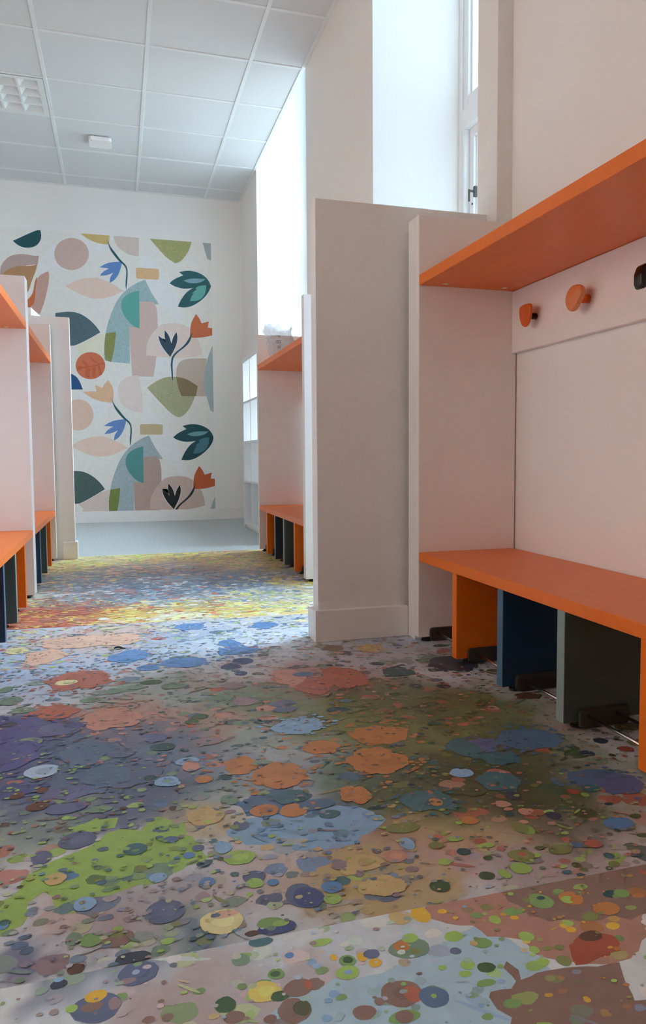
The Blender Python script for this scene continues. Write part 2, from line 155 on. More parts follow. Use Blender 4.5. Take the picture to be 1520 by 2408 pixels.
WASH=[(-0.207,1.757,0.22,'purple',0.9),(-0.133,1.812,0.16,'navy',0.7),(0.028,1.585,0.2,'slate',0.6),(-0.17,1.942,0.1,'navy',0.5),(0.136,2.012,0.25,'moss',0.55),(0.295,1.76,0.2,'moss',0.6),(0.418,1.849,0.2,'olive',0.6),(0.623,1.783,0.28,'olive',0.75),(0.725,1.621,0.3,'olive',0.8),(0.66,1.276,0.22,'dkolive',0.8),(0.545,1.314,0.22,'dkolive',0.85),(0.429,1.351,0.16,'dkteal',0.7),(0.418,1.46,0.14,'moss',0.7),(0.916,1.559,0.2,'olive',0.5),(0.498,1.202,0.14,'olive',0.7),(0.513,2.049,0.18,'rust',0.7),(0.007,1.884,0.14,'salmon',0.7),(0.17,1.801,0.14,'salmon',0.5),(0.309,2.204,0.2,'salmon',0.35),(-0.053,2.7,0.25,'peach',0.6),(-0.286,2.496,0.25,'ltblue',0.6),(-0.219,2.288,0.2,'ltblue',0.5),(0.218,2.549,0.25,'ltblue',0.7),(0.496,2.582,0.2,'white',0.8),(0.349,2.392,0.25,'white',0.5),(0.76,2.257,0.2,'mauve',0.3),(1.011,1.528,0.15,'pink',0.4),(0.742,1.031,0.15,'pink',0.6),(0.59,1.066,0.15,'pink',0.5),(0.413,1.082,0.12,'salmon',0.6),(0.344,1.065,0.09,'tan',0.8),(0.354,1.014,0.07,'tan',0.8),(0.273,1.1,0.1,'tan',0.4),(0.194,1.1,0.12,'pink',0.5),(0.213,1.482,0.1,'steel',0.5),(0.136,1.388,0.1,'moss',0.5),(0.129,1.321,0.08,'tan',0.7),(0.04,1.438,0.12,'slate',0.6),(-0.072,1.419,0.12,'purple',0.5),(-0.164,1.351,0.12,'moss',0.6),(-0.113,1.077,0.06,'pink',0.9),(-0.003,1.062,0.1,'mauve',0.5),(0.06,0.984,0.08,'moss',0.5),(-0.054,0.951,0.06,'slate',0.8),(0.074,0.957,0.05,'steel',0.7),(-0.143,0.98,0.04,'purple',0.8),(0.543,1.125,0.1,'tan',0.5),(0.602,0.97,0.1,'mauve',0.4),(0.104,0.893,0.08,'white',0.5),(-0.005,0.905,0.1,'white',0.4),(0.145,0.888,0.1,'white',0.6),(0.018,0.868,0.06,'pink',0.6),(0.088,0.846,0.1,'pink',0.7),(0.244,0.857,0.06,'pink',0.6),(0.348,0.911,0.07,'white',0.6),(0.881,2.521,0.2,'ltblue',0.4),(0.891,1.202,0.2,'olive',0.5),(0.675,1.4,0.26,'dkolive',0.6),(0.573,1.64,0.2,'olive',0.7),(0.37,1.936,0.16,'moss',0.6),(0.709,1.826,0.2,'dkolive',0.5),(0.709,1.204,0.16,'dkolive',0.6),(-0.237,1.792,0.2,'indigo',0.9),(-0.183,1.528,0.12,'indigo',0.8),(-0.048,1.68,0.2,'steel',0.7),(0.002,1.431,0.1,'slate',0.6),(-0.117,1.567,0.14,'steel',0.6)]
MURAL=[((194,206,212),[(-0.66,2.32),(-0.623,2.463),(-0.506,2.591),(-0.348,2.692),(0.031,2.69),(-0.027,2.585),(-0.204,2.444),(-0.391,2.349),(-0.634,2.301)],0,0),((200,212,218),[(0.268,2.579),(0.435,2.422),(0.567,2.241),(0.645,1.937),(0.613,1.909),(0.428,2.085),(0.317,2.226),(0.239,2.409),(0.237,2.533)],0,0),((196,208,214),[(-0.372,1.206),(-0.302,1.244),(0.009,1.293),(-0.004,1.171),(-0.087,1.064),(-0.221,0.947),(-0.381,0.894)],0,0),((196,200,200),[(0.137,1.546),(0.282,1.593),(0.553,1.559),(0.55,1.398),(0.34,1.382),(0.144,1.388)],0,0),((170,152,90),[(-0.283,2.691),(-0.026,2.701),(-0.03,2.617),(-0.059,2.607),(-0.147,2.618),(-0.225,2.648)],1,0),((176,164,158),[(0.007,2.702),(0.24,2.702),(0.234,2.521),(0.16,2.523),(0.08,2.563),(0.022,2.621)],0,0),((136,138,88),[(0.335,2.697),(0.731,2.698),(0.7,2.599),(0.624,2.498),(0.571,2.479),(0.489,2.525),(0.408,2.614)],0,1),((132,144,148),[(0.829,2.704),(0.937,2.712),(0.933,2.518),(0.875,2.542),(0.855,2.621)],0,0),((168,146,138),[(-0.213,2.511),(-0.218,2.478),(-0.23,2.446),(-0.249,2.417),(-0.273,2.392),(-0.303,2.372),(-0.335,2.359),(-0.369,2.353),(-0.402,2.355),(-0.434,2.363),(-0.462,2.379),(-0.485,2.4),(-0.502,2.427),(-0.512,2.457),(-0.515,2.489),(-0.51,2.521),(-0.498,2.553),(-0.48,2.582),(-0.455,2.607),(-0.426,2.626),(-0.394,2.639),(-0.361,2.646),(-0.327,2.645),(-0.296,2.636),(-0.267,2.621),(-0.244,2.6),(-0.226,2.573),(-0.216,2.543)],0,0),((26,70,76),[(-0.862,2.58),(-0.659,2.693),(-0.626,2.695),(-0.619,2.646),(-0.629,2.596),(-0.67,2.544),(-0.747,2.523),(-0.812,2.537)],1,0),((152,132,128),[(-0.973,2.355),(-0.899,2.443),(-0.82,2.467),(-0.755,2.469),(-0.676,2.457),(-0.646,2.465),(-0.658,2.387),(-0.765,2.366),(-0.877,2.341),(-0.977,2.258)],0,0),((150,112,76),[(-0.97,2.272),(-0.903,2.332),(-0.817,2.362),(-0.712,2.367),(-0.662,2.387),(-0.673,2.334),(-0.716,2.226),(-0.739,2.147),(-0.756,2.128),(-0.774,2.061),(-0.886,2.055),(-0.981,2.119)],0,0),((164,128,118),[(-0.669,2.267),(-0.607,2.313),(-0.57,2.33),(-0.561,2.299),(-0.578,2.178),(-0.616,2.034),(-0.652,1.94),(-0.726,1.923),(-0.737,1.978),(-0.696,2.037),(-0.693,2.136)],0,0),((166,86,44),[(-0.665,2.27),(-0.685,2.171),(-0.692,2.051),(-0.723,1.997),(-0.76,1.984),(-0.788,2.025),(-0.754,2.062),(-0.706,2.121),(-0.69,2.22),(-0.675,2.263)],0,0),((190,168,156),[(-0.426,2.2),(-0.343,2.258),(-0.215,2.299),(-0.106,2.293),(0.012,2.239),(0.072,2.196),(0.107,2.191),(0.061,2.177),(-0.01,2.134),(-0.131,2.101),(-0.239,2.111),(-0.336,2.156)],0,0),((188,188,168),[(-0.379,1.663),(-0.289,1.738),(-0.129,1.776),(-0.084,1.788),(-0.1,1.684),(-0.095,1.538),(-0.363,1.529),(-0.327,1.613)],0,0),((128,155,158),[(0.288,2.306),(0.337,2.196),(0.412,2.082),(0.386,2.078),(0.242,2.101),(0.226,1.844),(0.134,1.855),(0.131,1.512),(-0.046,1.521),(-0.1,1.538),(-0.1,1.684),(-0.073,1.851),(-0.013,2.02),(0.05,2.137),(0.133,2.22),(0.215,2.277)],1,1),((172,152,144),[(0.232,2.101),(0.355,2.104),(0.386,2.067),(0.399,1.936),(0.381,1.596),(0.345,1.393),(0.149,1.393),(0.138,1.588),(0.133,1.86),(0.226,1.849)],0,0),((70,140,134),[(0.231,2.2),(0.226,1.847),(0.165,1.867),(0.096,1.942),(0.062,2.024),(0.069,2.107),(0.121,2.162),(0.183,2.189)],0,0),((116,120,64),[(-0.079,1.79),(0.01,1.803),(-0.007,1.645),(-0.041,1.519),(-0.09,1.538),(-0.101,1.632),(-0.092,1.736)],0,1),((66,90,98),[(-0.521,1.954),(-0.415,1.974),(-0.32,1.968),(-0.232,1.918),(-0.165,1.849),(-0.13,1.794),(-0.244,1.723),(-0.349,1.666),(-0.383,1.66),(-0.533,1.661)],1,1),((182,148,106),[(0.205,2.407),(0.219,2.416),(0.409,2.415),(0.418,2.405),(0.417,2.327),(0.406,2.314),(0.211,2.313),(0.204,2.323)],0,0),((74,112,164),[(-0.123,2.395),(-0.063,2.435),(-0.003,2.452),(0.078,2.462),(0.075,2.419),(0.045,2.334),(0.003,2.28),(-0.037,2.256),(-0.031,2.308),(0.0,2.354),(-0.056,2.325),(-0.12,2.318),(-0.095,2.356),(-0.039,2.39),(-0.084,2.392)],1,0),((34,80,88),[(-0.054,2.666),(-0.038,2.626),(-0.014,2.582),(0.029,2.529),(0.068,2.475),(0.118,2.432),(0.132,2.381),(0.124,2.277),(0.112,2.198),(0.105,2.255),(0.12,2.37),(0.107,2.421),(0.053,2.463),(0.004,2.522),(-0.025,2.566),(-0.043,2.626)],0,0),((34,80,86),[(0.604,2.4),(0.686,2.421),(0.771,2.413),(0.845,2.38),(0.887,2.335),(0.908,2.281),(0.874,2.206),(0.809,2.138),(0.722,2.08),(0.647,2.063),(0.587,2.07),(0.617,2.138),(0.672,2.215),(0.731,2.254),(0.64,2.241),(0.556,2.261),(0.513,2.288),(0.558,2.33),(0.643,2.37)],1,0),((98,138,152),[(0.644,2.32),(0.716,2.348),(0.857,2.349),(0.812,2.311),(0.705,2.296)],0,0),((76,146,140),[(0.86,2.29),(0.858,2.226),(0.82,2.16),(0.766,2.133),(0.702,2.13),(0.724,2.186),(0.746,2.209),(0.719,2.202),(0.768,2.244),(0.757,2.254),(0.79,2.281)],0,0),((188,174,168),[(0.413,1.889),(0.497,1.911),(0.602,1.911),(0.692,1.88),(0.77,1.782),(0.801,1.697),(0.808,1.616),(0.681,1.585),(0.522,1.577),(0.282,1.596),(0.287,1.699),(0.328,1.785)],0,0),((168,88,50),[(0.758,2.009),(0.79,1.971),(0.81,1.921),(0.881,1.943),(0.869,1.883),(0.912,1.879),(0.911,1.809),(0.813,1.784),(0.717,1.777),(0.696,1.8),(0.705,1.916)],1,0),((44,64,80),[(0.459,1.84),(0.5,1.792),(0.519,1.716),(0.536,1.777),(0.569,1.827),(0.581,1.774),(0.561,1.688),(0.506,1.587),(0.45,1.652),(0.41,1.724),(0.398,1.786),(0.452,1.747),(0.469,1.718),(0.455,1.779)],1,0),((36,74,86),[(0.723,1.839),(0.705,1.758),(0.667,1.702),(0.543,1.604),(0.524,1.526),(0.529,1.408),(0.525,1.355),(0.519,1.419),(0.508,1.515),(0.522,1.606),(0.641,1.701),(0.684,1.767)],0,0),((164,150,140),[(0.562,1.493),(0.606,1.559),(0.702,1.581),(0.853,1.584),(0.822,1.349),(0.841,1.216),(0.61,1.212),(0.574,1.289),(0.555,1.396)],0,0),((142,142,110),[(0.284,1.288),(0.36,1.348),(0.455,1.394),(0.55,1.401),(0.656,1.383),(0.762,1.313),(0.727,1.184),(0.671,1.075),(0.606,1.014),(0.569,1.006),(0.501,1.045),(0.377,1.178)],0,1),((114,100,70),[(0.558,1.399),(0.656,1.383),(0.762,1.313),(0.744,1.215),(0.608,1.212),(0.574,1.289)],0,1),((136,152,156),[(0.931,1.754),(0.881,1.643),(0.841,1.512),(0.823,1.403),(0.826,1.273),(0.857,1.175),(0.882,1.077),(0.931,1.051)],0,0),((36,74,86),[(0.508,1.523),(0.521,1.524),(0.527,1.438),(0.528,1.369),(0.522,1.358),(0.516,1.395)],0,0),((188,176,172),[(0.015,1.308),(0.072,1.373),(0.144,1.398),(0.206,1.402),(0.224,1.313),(0.244,1.175),(0.237,1.05),(0.146,1.055),(0.046,1.119),(0.014,1.193)],0,0),((186,150,118),[(-0.299,1.237),(-0.243,1.242),(-0.178,1.243),(-0.191,1.302),(-0.157,1.289),(-0.125,1.279),(-0.101,1.321),(-0.07,1.354),(-0.036,1.297),(-0.024,1.26),(-0.026,1.171),(-0.043,1.137),(-0.135,1.146),(-0.244,1.188)],1,0),((26,72,116),[(-0.425,1.412),(-0.386,1.397),(-0.348,1.373),(-0.32,1.321),(-0.3,1.258),(-0.43,1.255)],0,0),((186,158,142),[(-0.211,1.023),(-0.215,0.99),(-0.226,0.959),(-0.243,0.931),(-0.265,0.908),(-0.292,0.89),(-0.321,0.879),(-0.352,0.875),(-0.382,0.879),(-0.41,0.889),(-0.435,0.907),(-0.456,0.93),(-0.472,0.957),(-0.481,0.988),(-0.483,1.02),(-0.479,1.052),(-0.468,1.083),(-0.451,1.111),(-0.429,1.134),(-0.403,1.152),(-0.374,1.163),(-0.344,1.167),(-0.313,1.164),(-0.285,1.154),(-0.259,1.137),(-0.238,1.114),(-0.223,1.087),(-0.213,1.056)],0,0),((176,92,60),[(-0.094,1.486),(-0.098,1.457),(-0.108,1.43),(-0.125,1.405),(-0.146,1.385),(-0.172,1.369),(-0.2,1.359),(-0.23,1.355),(-0.259,1.357),(-0.287,1.366),(-0.311,1.38),(-0.331,1.4),(-0.346,1.423),(-0.355,1.45),(-0.358,1.478),(-0.354,1.506),(-0.343,1.533),(-0.327,1.557),(-0.306,1.578),(-0.281,1.594),(-0.253,1.604),(-0.223,1.608),(-0.194,1.606),(-0.166,1.598),(-0.141,1.584),(-0.121,1.564),(-0.106,1.541),(-0.096,1.514)],1,0),((168,80,38),[(-0.336,1.463),(-0.276,1.47),(-0.096,1.515),(-0.096,1.501),(-0.277,1.451)],0,0),((168,80,38),[(-0.304,1.531),(-0.275,1.522),(-0.232,1.471),(-0.266,1.475)],0,0),((168,80,38),[(-0.229,1.56),(-0.185,1.535),(-0.137,1.497),(-0.196,1.512)],0,0),((168,80,38),[(-0.267,1.46),(-0.227,1.456),(-0.239,1.367),(-0.279,1.382)],0,0),((168,80,38),[(-0.212,1.467),(-0.182,1.473),(-0.18,1.369),(-0.214,1.373)],0,0),((168,80,38),[(-0.162,1.479),(-0.142,1.484),(-0.124,1.401),(-0.149,1.39)],0,0),((168,80,38),[(-0.335,1.478),(-0.276,1.47),(-0.317,1.438),(-0.346,1.452)],0,0),((160,84,60),[(-0.148,0.067),(-0.15,0.055),(-0.156,0.043),(-0.166,0.033),(-0.179,0.025),(-0.195,0.019),(-0.212,0.015),(-0.23,0.014),(-0.248,0.016),(-0.265,0.021),(-0.28,0.028),(-0.292,0.037),(-0.301,0.048),(-0.307,0.059),(-0.309,0.072),(-0.306,0.084),(-0.3,0.095),(-0.29,0.106),(-0.277,0.114),(-0.262,0.12),(-0.245,0.124),(-0.227,0.125),(-0.209,0.123),(-0.192,0.119),(-0.177,0.112),(-0.165,0.102),(-0.155,0.092),(-0.149,0.08)],0,0),((200,212,218),[(0.272,1.104),(0.438,0.947),(0.57,0.766),(0.649,0.462),(0.617,0.433),(0.431,0.61),(0.321,0.751),(0.243,0.934),(0.24,1.058)],0,0),((190,168,156),[(-0.423,0.725),(-0.339,0.783),(-0.211,0.823),(-0.102,0.818),(0.016,0.764),(0.075,0.72),(0.111,0.715),(0.065,0.702),(-0.007,0.659),(-0.127,0.626),(-0.236,0.635),(-0.332,0.681)],0,0),((178,166,160),[(-0.375,0.187),(-0.285,0.263),(-0.126,0.301),(-0.08,0.313),(-0.096,0.208),(-0.092,0.063),(-0.359,0.054),(-0.323,0.138)],0,0),((132,150,156),[(0.292,0.83),(0.341,0.72),(0.416,0.607),(0.39,0.602),(0.246,0.626),(0.23,0.368),(0.138,0.38),(0.135,0.036),(-0.042,0.045),(-0.097,0.063),(-0.096,0.208),(-0.069,0.376),(-0.009,0.545),(0.054,0.662),(0.137,0.745),(0.219,0.802)],1,1),((150,130,122),[(0.236,0.625),(0.359,0.629),(0.39,0.592),(0.403,0.461),(0.385,0.121),(0.349,-0.082),(0.153,-0.082),(0.142,0.112),(0.136,0.385),(0.23,0.374)],0,0),((62,122,124),[(0.235,0.725),(0.23,0.371),(0.169,0.392),(0.1,0.467),(0.066,0.549),(0.073,0.632),(0.125,0.687),(0.187,0.714)],0,0),((98,112,52),[(-0.075,0.315),(0.013,0.327),(-0.003,0.17),(-0.037,0.044),(-0.087,0.063),(-0.097,0.156),(-0.089,0.261)],0,1),((62,84,82),[(-0.517,0.479),(-0.412,0.498),(-0.316,0.492),(-0.228,0.443),(-0.161,0.374),(-0.126,0.319),(-0.24,0.248),(-0.345,0.191),(-0.379,0.184),(-0.529,0.186)],1,1),((160,146,110),[(0.209,0.931),(0.223,0.941),(0.412,0.94),(0.422,0.93),(0.421,0.851),(0.41,0.839),(0.215,0.838),(0.208,0.848)],0,0),((74,112,164),[(-0.12,0.92),(-0.059,0.96),(0.001,0.977),(0.082,0.987),(0.079,0.943),(0.049,0.859),(0.007,0.804),(-0.034,0.781),(-0.027,0.833),(0.004,0.878),(-0.052,0.85),(-0.117,0.843),(-0.091,0.88),(-0.035,0.915),(-0.08,0.917)],1,0),((34,80,88),[(-0.05,1.191),(-0.034,1.151),(-0.01,1.107),(0.033,1.053),(0.072,1.0),(0.121,0.957),(0.135,0.906),(0.128,0.801),(0.116,0.723),(0.109,0.78),(0.124,0.895),(0.111,0.945),(0.057,0.988),(0.008,1.047),(-0.021,1.091),(-0.039,1.151)],0,0),((26,66,74),[(0.608,0.924),(0.69,0.946),(0.775,0.938),(0.849,0.905),(0.891,0.86),(0.912,0.805),(0.878,0.73),(0.812,0.662),(0.726,0.604),(0.651,0.588),(0.591,0.595),(0.621,0.663),(0.675,0.74),(0.734,0.779),(0.644,0.766),(0.56,0.786),(0.517,0.813),(0.562,0.855),(0.647,0.895)],1,0),((86,132,142),[(0.648,0.844),(0.72,0.872),(0.861,0.874),(0.816,0.836),(0.709,0.821)],0,0),((58,104,120),[(0.863,0.815),(0.862,0.751),(0.824,0.684),(0.77,0.658),(0.706,0.654),(0.728,0.711),(0.75,0.734),(0.723,0.727),(0.772,0.769),(0.761,0.779),(0.794,0.806)],0,0),((170,150,142),[(0.417,0.414),(0.501,0.436),(0.606,0.436),(0.696,0.405),(0.774,0.306),(0.805,0.222),(0.812,0.141),(0.685,0.11),(0.526,0.102),(0.286,0.121),(0.291,0.223),(0.332,0.309)],0,0),((165,76,34),[(0.762,0.533),(0.793,0.495),(0.814,0.446),(0.884,0.467),(0.873,0.408),(0.916,0.404),(0.915,0.334),(0.817,0.308),(0.72,0.302),(0.699,0.325),(0.709,0.441)],1,0),((34,34,38),[(0.463,0.365),(0.504,0.317),(0.523,0.241),(0.54,0.302),(0.573,0.352),(0.584,0.299),(0.565,0.212),(0.51,0.112),(0.454,0.176),(0.413,0.249),(0.402,0.31),(0.456,0.272),(0.473,0.243),(0.458,0.304)],1,0),((36,48,56),[(0.727,0.364),(0.709,0.282),(0.671,0.227),(0.547,0.128),(0.528,0.051),(0.533,-0.067),(0.529,-0.121),(0.522,-0.056),(0.512,0.04),(0.526,0.131),(0.644,0.226),(0.688,0.292)],0,0),((136,152,156),[(0.935,0.278),(0.885,0.168),(0.845,0.037),(0.826,-0.072),(0.83,-0.202),(0.86,-0.3),(0.886,-0.398),(0.935,-0.425)],0,0)]
# ------------------------------------------------------------------ dimensions (metres)
XW=1.209; HCEIL=3.115; YF=7.65; XN=1.3206; XLW=-4.0; YB=-3.5; HT=4.35; XG=1.66; SILL=.78
# ------------------------------------------------------------------ floor: printed vinyl sheets
def seam2(x): return 2.98-.0627*x
def lin(c): return np.array(srgb(c)[:3])
PL={k:lin(v) for k,v in PAL.items()}
CW=[(-.3,3.2,.28,'rust',.9),(-.05,3.22,.2,'rust',.5),(.1,3.12,.2,'yellow',.8),(.4,3.15,.25,'yellow',.8),(.72,3.08,.2,'yellow',.7),(.95,3.3,.2,'cream',.8),(.25,3.02,.12,'white',.7),
 (.7,3.4,.3,'white',.5),(0,3.6,.35,'steel',.6),(.4,3.6,.4,'sky',.6),(.3,4.0,.5,'blue',.55),(-.2,4.2,.4,'steel',.7),(.7,3.9,.3,'steel',.6),(.2,4.5,.4,'mauve',.6),(.8,4.5,.4,'tan',.7),(-.3,4.65,.25,'yellow',.7),(0,4.95,.35,'cream',.7),(.6,4.9,.35,'tan',.7),(.3,4.95,.3,'yellow',.5),(.95,3.7,.25,'yellow',.6)]
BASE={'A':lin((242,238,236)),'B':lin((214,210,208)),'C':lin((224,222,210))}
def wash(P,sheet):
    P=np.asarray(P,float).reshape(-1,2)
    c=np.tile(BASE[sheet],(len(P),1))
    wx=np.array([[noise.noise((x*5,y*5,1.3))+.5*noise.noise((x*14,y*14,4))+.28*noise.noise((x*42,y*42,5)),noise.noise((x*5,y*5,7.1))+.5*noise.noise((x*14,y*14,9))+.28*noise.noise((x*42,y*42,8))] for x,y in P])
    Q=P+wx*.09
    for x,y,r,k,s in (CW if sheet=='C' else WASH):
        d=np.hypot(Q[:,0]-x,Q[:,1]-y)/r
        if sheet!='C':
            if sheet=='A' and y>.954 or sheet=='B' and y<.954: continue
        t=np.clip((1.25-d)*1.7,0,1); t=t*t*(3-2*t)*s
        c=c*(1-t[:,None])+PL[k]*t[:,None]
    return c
class Print:
    def __init__(s): s.v=[];s.f=[];s.c=[];s.z=.0004
    def add(s,pts,col,dz=2e-7):
        i=len(s.v); s.z+=dz
        s.v+=[(p[0],p[1],s.z) for p in pts]; s.c+=[tuple(col)]*len(pts); s.f.append(tuple(range(i,i+len(pts))))
def mesh_print(name,P,m):
    me=bpy.data.meshes.new(name); me.from_pydata(P.v,[],P.f)
    a=me.color_attributes.new('print','FLOAT_COLOR','POINT')
    a.data.foreach_set('color',np.concatenate([np.array(P.c,float),np.ones((len(P.c),1))],1).ravel()); me.materials.append(m); me.update(); return me
m_vinyl=vcol('printed_vinyl',.42,.09,35,.45,.15)
floor=bpy.data.objects.new('floor',None); COL.objects.link(floor); floor['kind']='structure'
box('subfloor',(XLW,1.9,YB,YF,-.12,-.004),mat('screed',srgb((120,118,114)),.9),floor,0)
ANCH={'B':[((-.5,1.7),('purple','slate','steel','dkteal','navy','moss','slate','yellow')),((.05,1.15),('steel','blue','teal','lime','dkgreen','steel','olive')),((.28,1.12),('blue','steel','slate','teal','lime','tan','blue','mauve')),
   ((.85,1.9),('salmon','dkgreen','rust','char','olive','dkolive','rust')),((.75,1.45),('dkolive','char','olive','teal','rust','dkgreen')),((.1,2.2),('moss','dkgreen','mauve','rust','moss','steel')),((-.2,2.75),('cream','salmon','moss','steel','rust','lime')),
   ((.45,2.75),('blue','steel','moss','cream','lime','white','steel')),((.75,1.12),('dkgreen','rust','lime','salmon','olive','dkteal')),((.25,1.8),('salmon','steel','mauve','rust','moss','dkteal')),((-.15,1.35),('lime','rust','slate','lime','moss','dkbrown')),((.6,2.3),('rust','steel','moss','salmon','olive','char')),((.45,1.5),('orange','steel','dkteal','olive','orange')),((0,1.05),('lime','moss','steel','mauve'))],
 'A':[((-.1,.85),('brown','lime','green','mauve','pink','char')),((.25,.85),('lime','tan','green','brown','sky','pink','green')),((.5,.88),('gold','lime','green','gold','orange','olive')),((.35,.75),('green','sky','lime','brown','moss'))],
 'C':[((-.25,3.2),('rust','red','yellow','rust','yellow','mauve')),((.2,3.1),('yellow','white','cream','rust','moss')),((.75,3.15),('yellow','blue','steel','white','cream','lime')),((.1,3.7),('blue','steel','slate','rust','white','sky')),((.8,3.7),('blue','yellow','white','steel','blue')),((.4,4.1),('blue','steel','slate','mauve','salmon')),((-.2,4.3),('slate','steel','moss','salmon','tan')),((.2,4.6),('mauve','salmon','moss','steel','tan')),((0,4.95),('yellow','lime','salmon','cream','steel','cream')),((.8,4.6),('olive','salmon','tan','steel','lime')),((.6,4.95),('yellow','tan','rust','steel','moss'))]}
def blob(cx,cy,rx,ry,n,irr,ang=0):
    ph=rng.uniform(0,6.28,4); t=np.linspace(0,2*np.pi,n,endpoint=False)
    r=1+irr*(np.sin(2*t+ph[0])*.5+np.sin(3*t+ph[1])*.6+np.sin(5*t+ph[2])*.35)+irr*.35*rng.standard_normal(n)
    x=np.cos(t)*r*rx; y=np.sin(t)*r*ry; c,s=math.cos(ang),math.sin(ang)
    return np.stack([cx+c*x-s*y,cy+s*x+c*y],1)
def sheet_of(x,y): return 'A' if y<.954 else ('B' if y<seam2(x) else 'C')
def clampsheet(P,sh):
    P=np.array(P)
    if sh=='A': P[:,1]=np.minimum(P[:,1],.9535)
    elif sh=='B': P[:,1]=np.clip(P[:,1],.9545,seam2(P[:,0])-.0005)
    else: P[:,1]=np.clip(P[:,1],seam2(P[:,0])+.0005,5.0855)
    return P
def make_sheet(sh,y0,y1,label,nrand,med,sig,rmax):
    P=Print(); P.z=0
    st=.02
    xs=np.unique(np.concatenate([np.arange(-3.99,-1.0,.25),np.array([1.7,1.89]),np.arange(-1.0,1.5,st)])); ny=max(2,int((y1-y0)/st))
    G=[(x,(y0 if sh!='C' else seam2(x))+((y1 if sh!='B' else seam2(x))-(y0 if sh!='C' else seam2(x)))*j/ny) for j in range(ny+1) for x in xs]
    c=wash(G,sh); nx=len(xs)
    P.v=[(x,y,0) for x,y in G]; P.c=[tuple(q) for q in c]
    P.f=[(j*nx+i,j*nx+i+1,(j+1)*nx+i+1,(j+1)*nx+i) for j in range(ny) for i in range(nx-1)]
    P.z=.0002
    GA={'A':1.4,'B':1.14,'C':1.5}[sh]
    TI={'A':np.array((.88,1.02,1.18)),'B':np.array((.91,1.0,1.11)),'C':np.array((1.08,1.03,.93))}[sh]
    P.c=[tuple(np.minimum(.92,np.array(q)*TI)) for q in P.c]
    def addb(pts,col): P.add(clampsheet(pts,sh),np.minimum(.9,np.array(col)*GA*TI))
    # large pools of paint
    if sh=='A' or sh=='B':
        for c_,pts in POLYS:
            my=np.mean([p[1] for p in pts])
            if sheet_of(.3,my)!=sh: continue
            pts=np.array(pts); out=[]
            for i in range(len(pts)):      # subdivide and roughen the rim
                a=pts[i];b=pts[(i+1)%len(pts)];L=np.hypot(*(b-a)); k=max(1,int(L/.012))
                for j in range(k):
                    q=a+(b-a)*j/k; nn=Vector((q[0]*45,q[1]*45,2)); out.append(q+np.array([noise.noise(nn),noise.noise(nn+Vector((9,3,1)))])*.011)
            addb(out,PL[c_]*.97)
    BIGS=[(np.array(p),PL[c_]) for c_,p in POLYS if sheet_of(.3,np.mean([q[1] for q in p]))==sh]
    BIGE=[(x,y,rx,ry,PL[c_]) for c_,x,y,rx,ry in ELLS if rx>.028 and sheet_of(x,y)==sh]
    def under(x,y,c):
        for p,k in BIGS:
            ins=False
            for i in range(len(p)):
                a=p[i];b=p[i-1]
                if (a[1]>y)!=(b[1]>y) and x<(b[0]-a[0])*(y-a[1])/(b[1]-a[1])+a[0]: ins=not ins
            if ins: c=k
        for ex,ey,rx,ry,k in BIGE:
            if ((x-ex)/rx)**2+((y-ey)/ry)**2<1: c=k
        return c*GA
    # random drops
    n=nrand; X=rng.uniform(-1.1,1.5,n); Y=rng.uniform(max(y0,-.4) if sh=='A' else y0,y1,n)
    R=np.minimum(np.exp(rng.normal(math.log(med),sig,n)),rmax)
    o=np.argsort(-R); X,Y,R=X[o],Y[o],R[o]
    keep=[i for i in range(n) if sheet_of(X[i],Y[i])==sh]
    X,Y,R=X[keep],Y[keep],R[keep]
    loc=wash(np.stack([X,Y],1),sh)
    an=ANCH[sh]; big=[]
    for i in range(len(X)):
        d=np.array([math.hypot(X[i]-a[0][0],(Y[i]-a[0][1]))+rng.uniform(0,.22) for a in an]); ks=an[int(np.argmin(d))][1]
        k=ks[rng.integers(len(ks))]; col=PL[k]*rng.uniform(.8,1.12); al=rng.choice((.35,.55,.8,.95)); col=col*al+under(X[i],Y[i],loc[i])/GA*(1-al)
        r=R[i]; q=rng.random()
        if q<.045 and r<.02: big.append((r,blob(X[i],Y[i],r*rng.uniform(2.2,4.5),r*.5,14,.12,rng.uniform(-1.2,.6)),col))
        else: big.append((r,blob(X[i],Y[i],r*rng.uniform(.9,1.35),r*rng.uniform(.75,1.1),9 if r<.006 else (13 if r<.015 else 20),.09 if r<.01 else .13),col))
    nb=int(len(big)*.25)
    for r,p,c_ in big[:nb]: addb(p,c_)
    for c_,x,y,rx,ry in ELLS:
        if sheet_of(x,y)!=sh: continue
        if max(rx,ry)>.035:
            b_=blob(x,y,rx,ry,90,.012); pp=rng.uniform(0,50)
            b_=np.array([[x,y]+(np.array(q)-[x,y])*(1+.30*noise.noise(((q[0]-x)/rx*1.6,(q[1]-y)/ry*1.6,pp))+.10*noise.noise(((q[0]-x)/rx*6,(q[1]-y)/ry*6,pp))) for q in b_]); addb(b_,PL[c_])
            for q in range(3):
                t=rng.uniform(0,6.28); addb(blob(x+math.cos(t)*rx*.45,y+math.sin(t)*ry*.45,rx*rng.uniform(.2,.4),ry*rng.uniform(.15,.35),22,.2),np.clip(PL[c_]*rng.choice((.88,.93,1.08)),0,1))
        else: addb(blob(x,y,rx,ry,30,.045),PL[c_])
        if rx>.018 and rng.random()<.3 and rx<.035:     # second tone inside a drop
            addb(blob(x+rx*.1,y,rx*.5,ry*.5,18,.1),np.clip(PL[c_]*rng.choice((.8,1.18)),0,1))
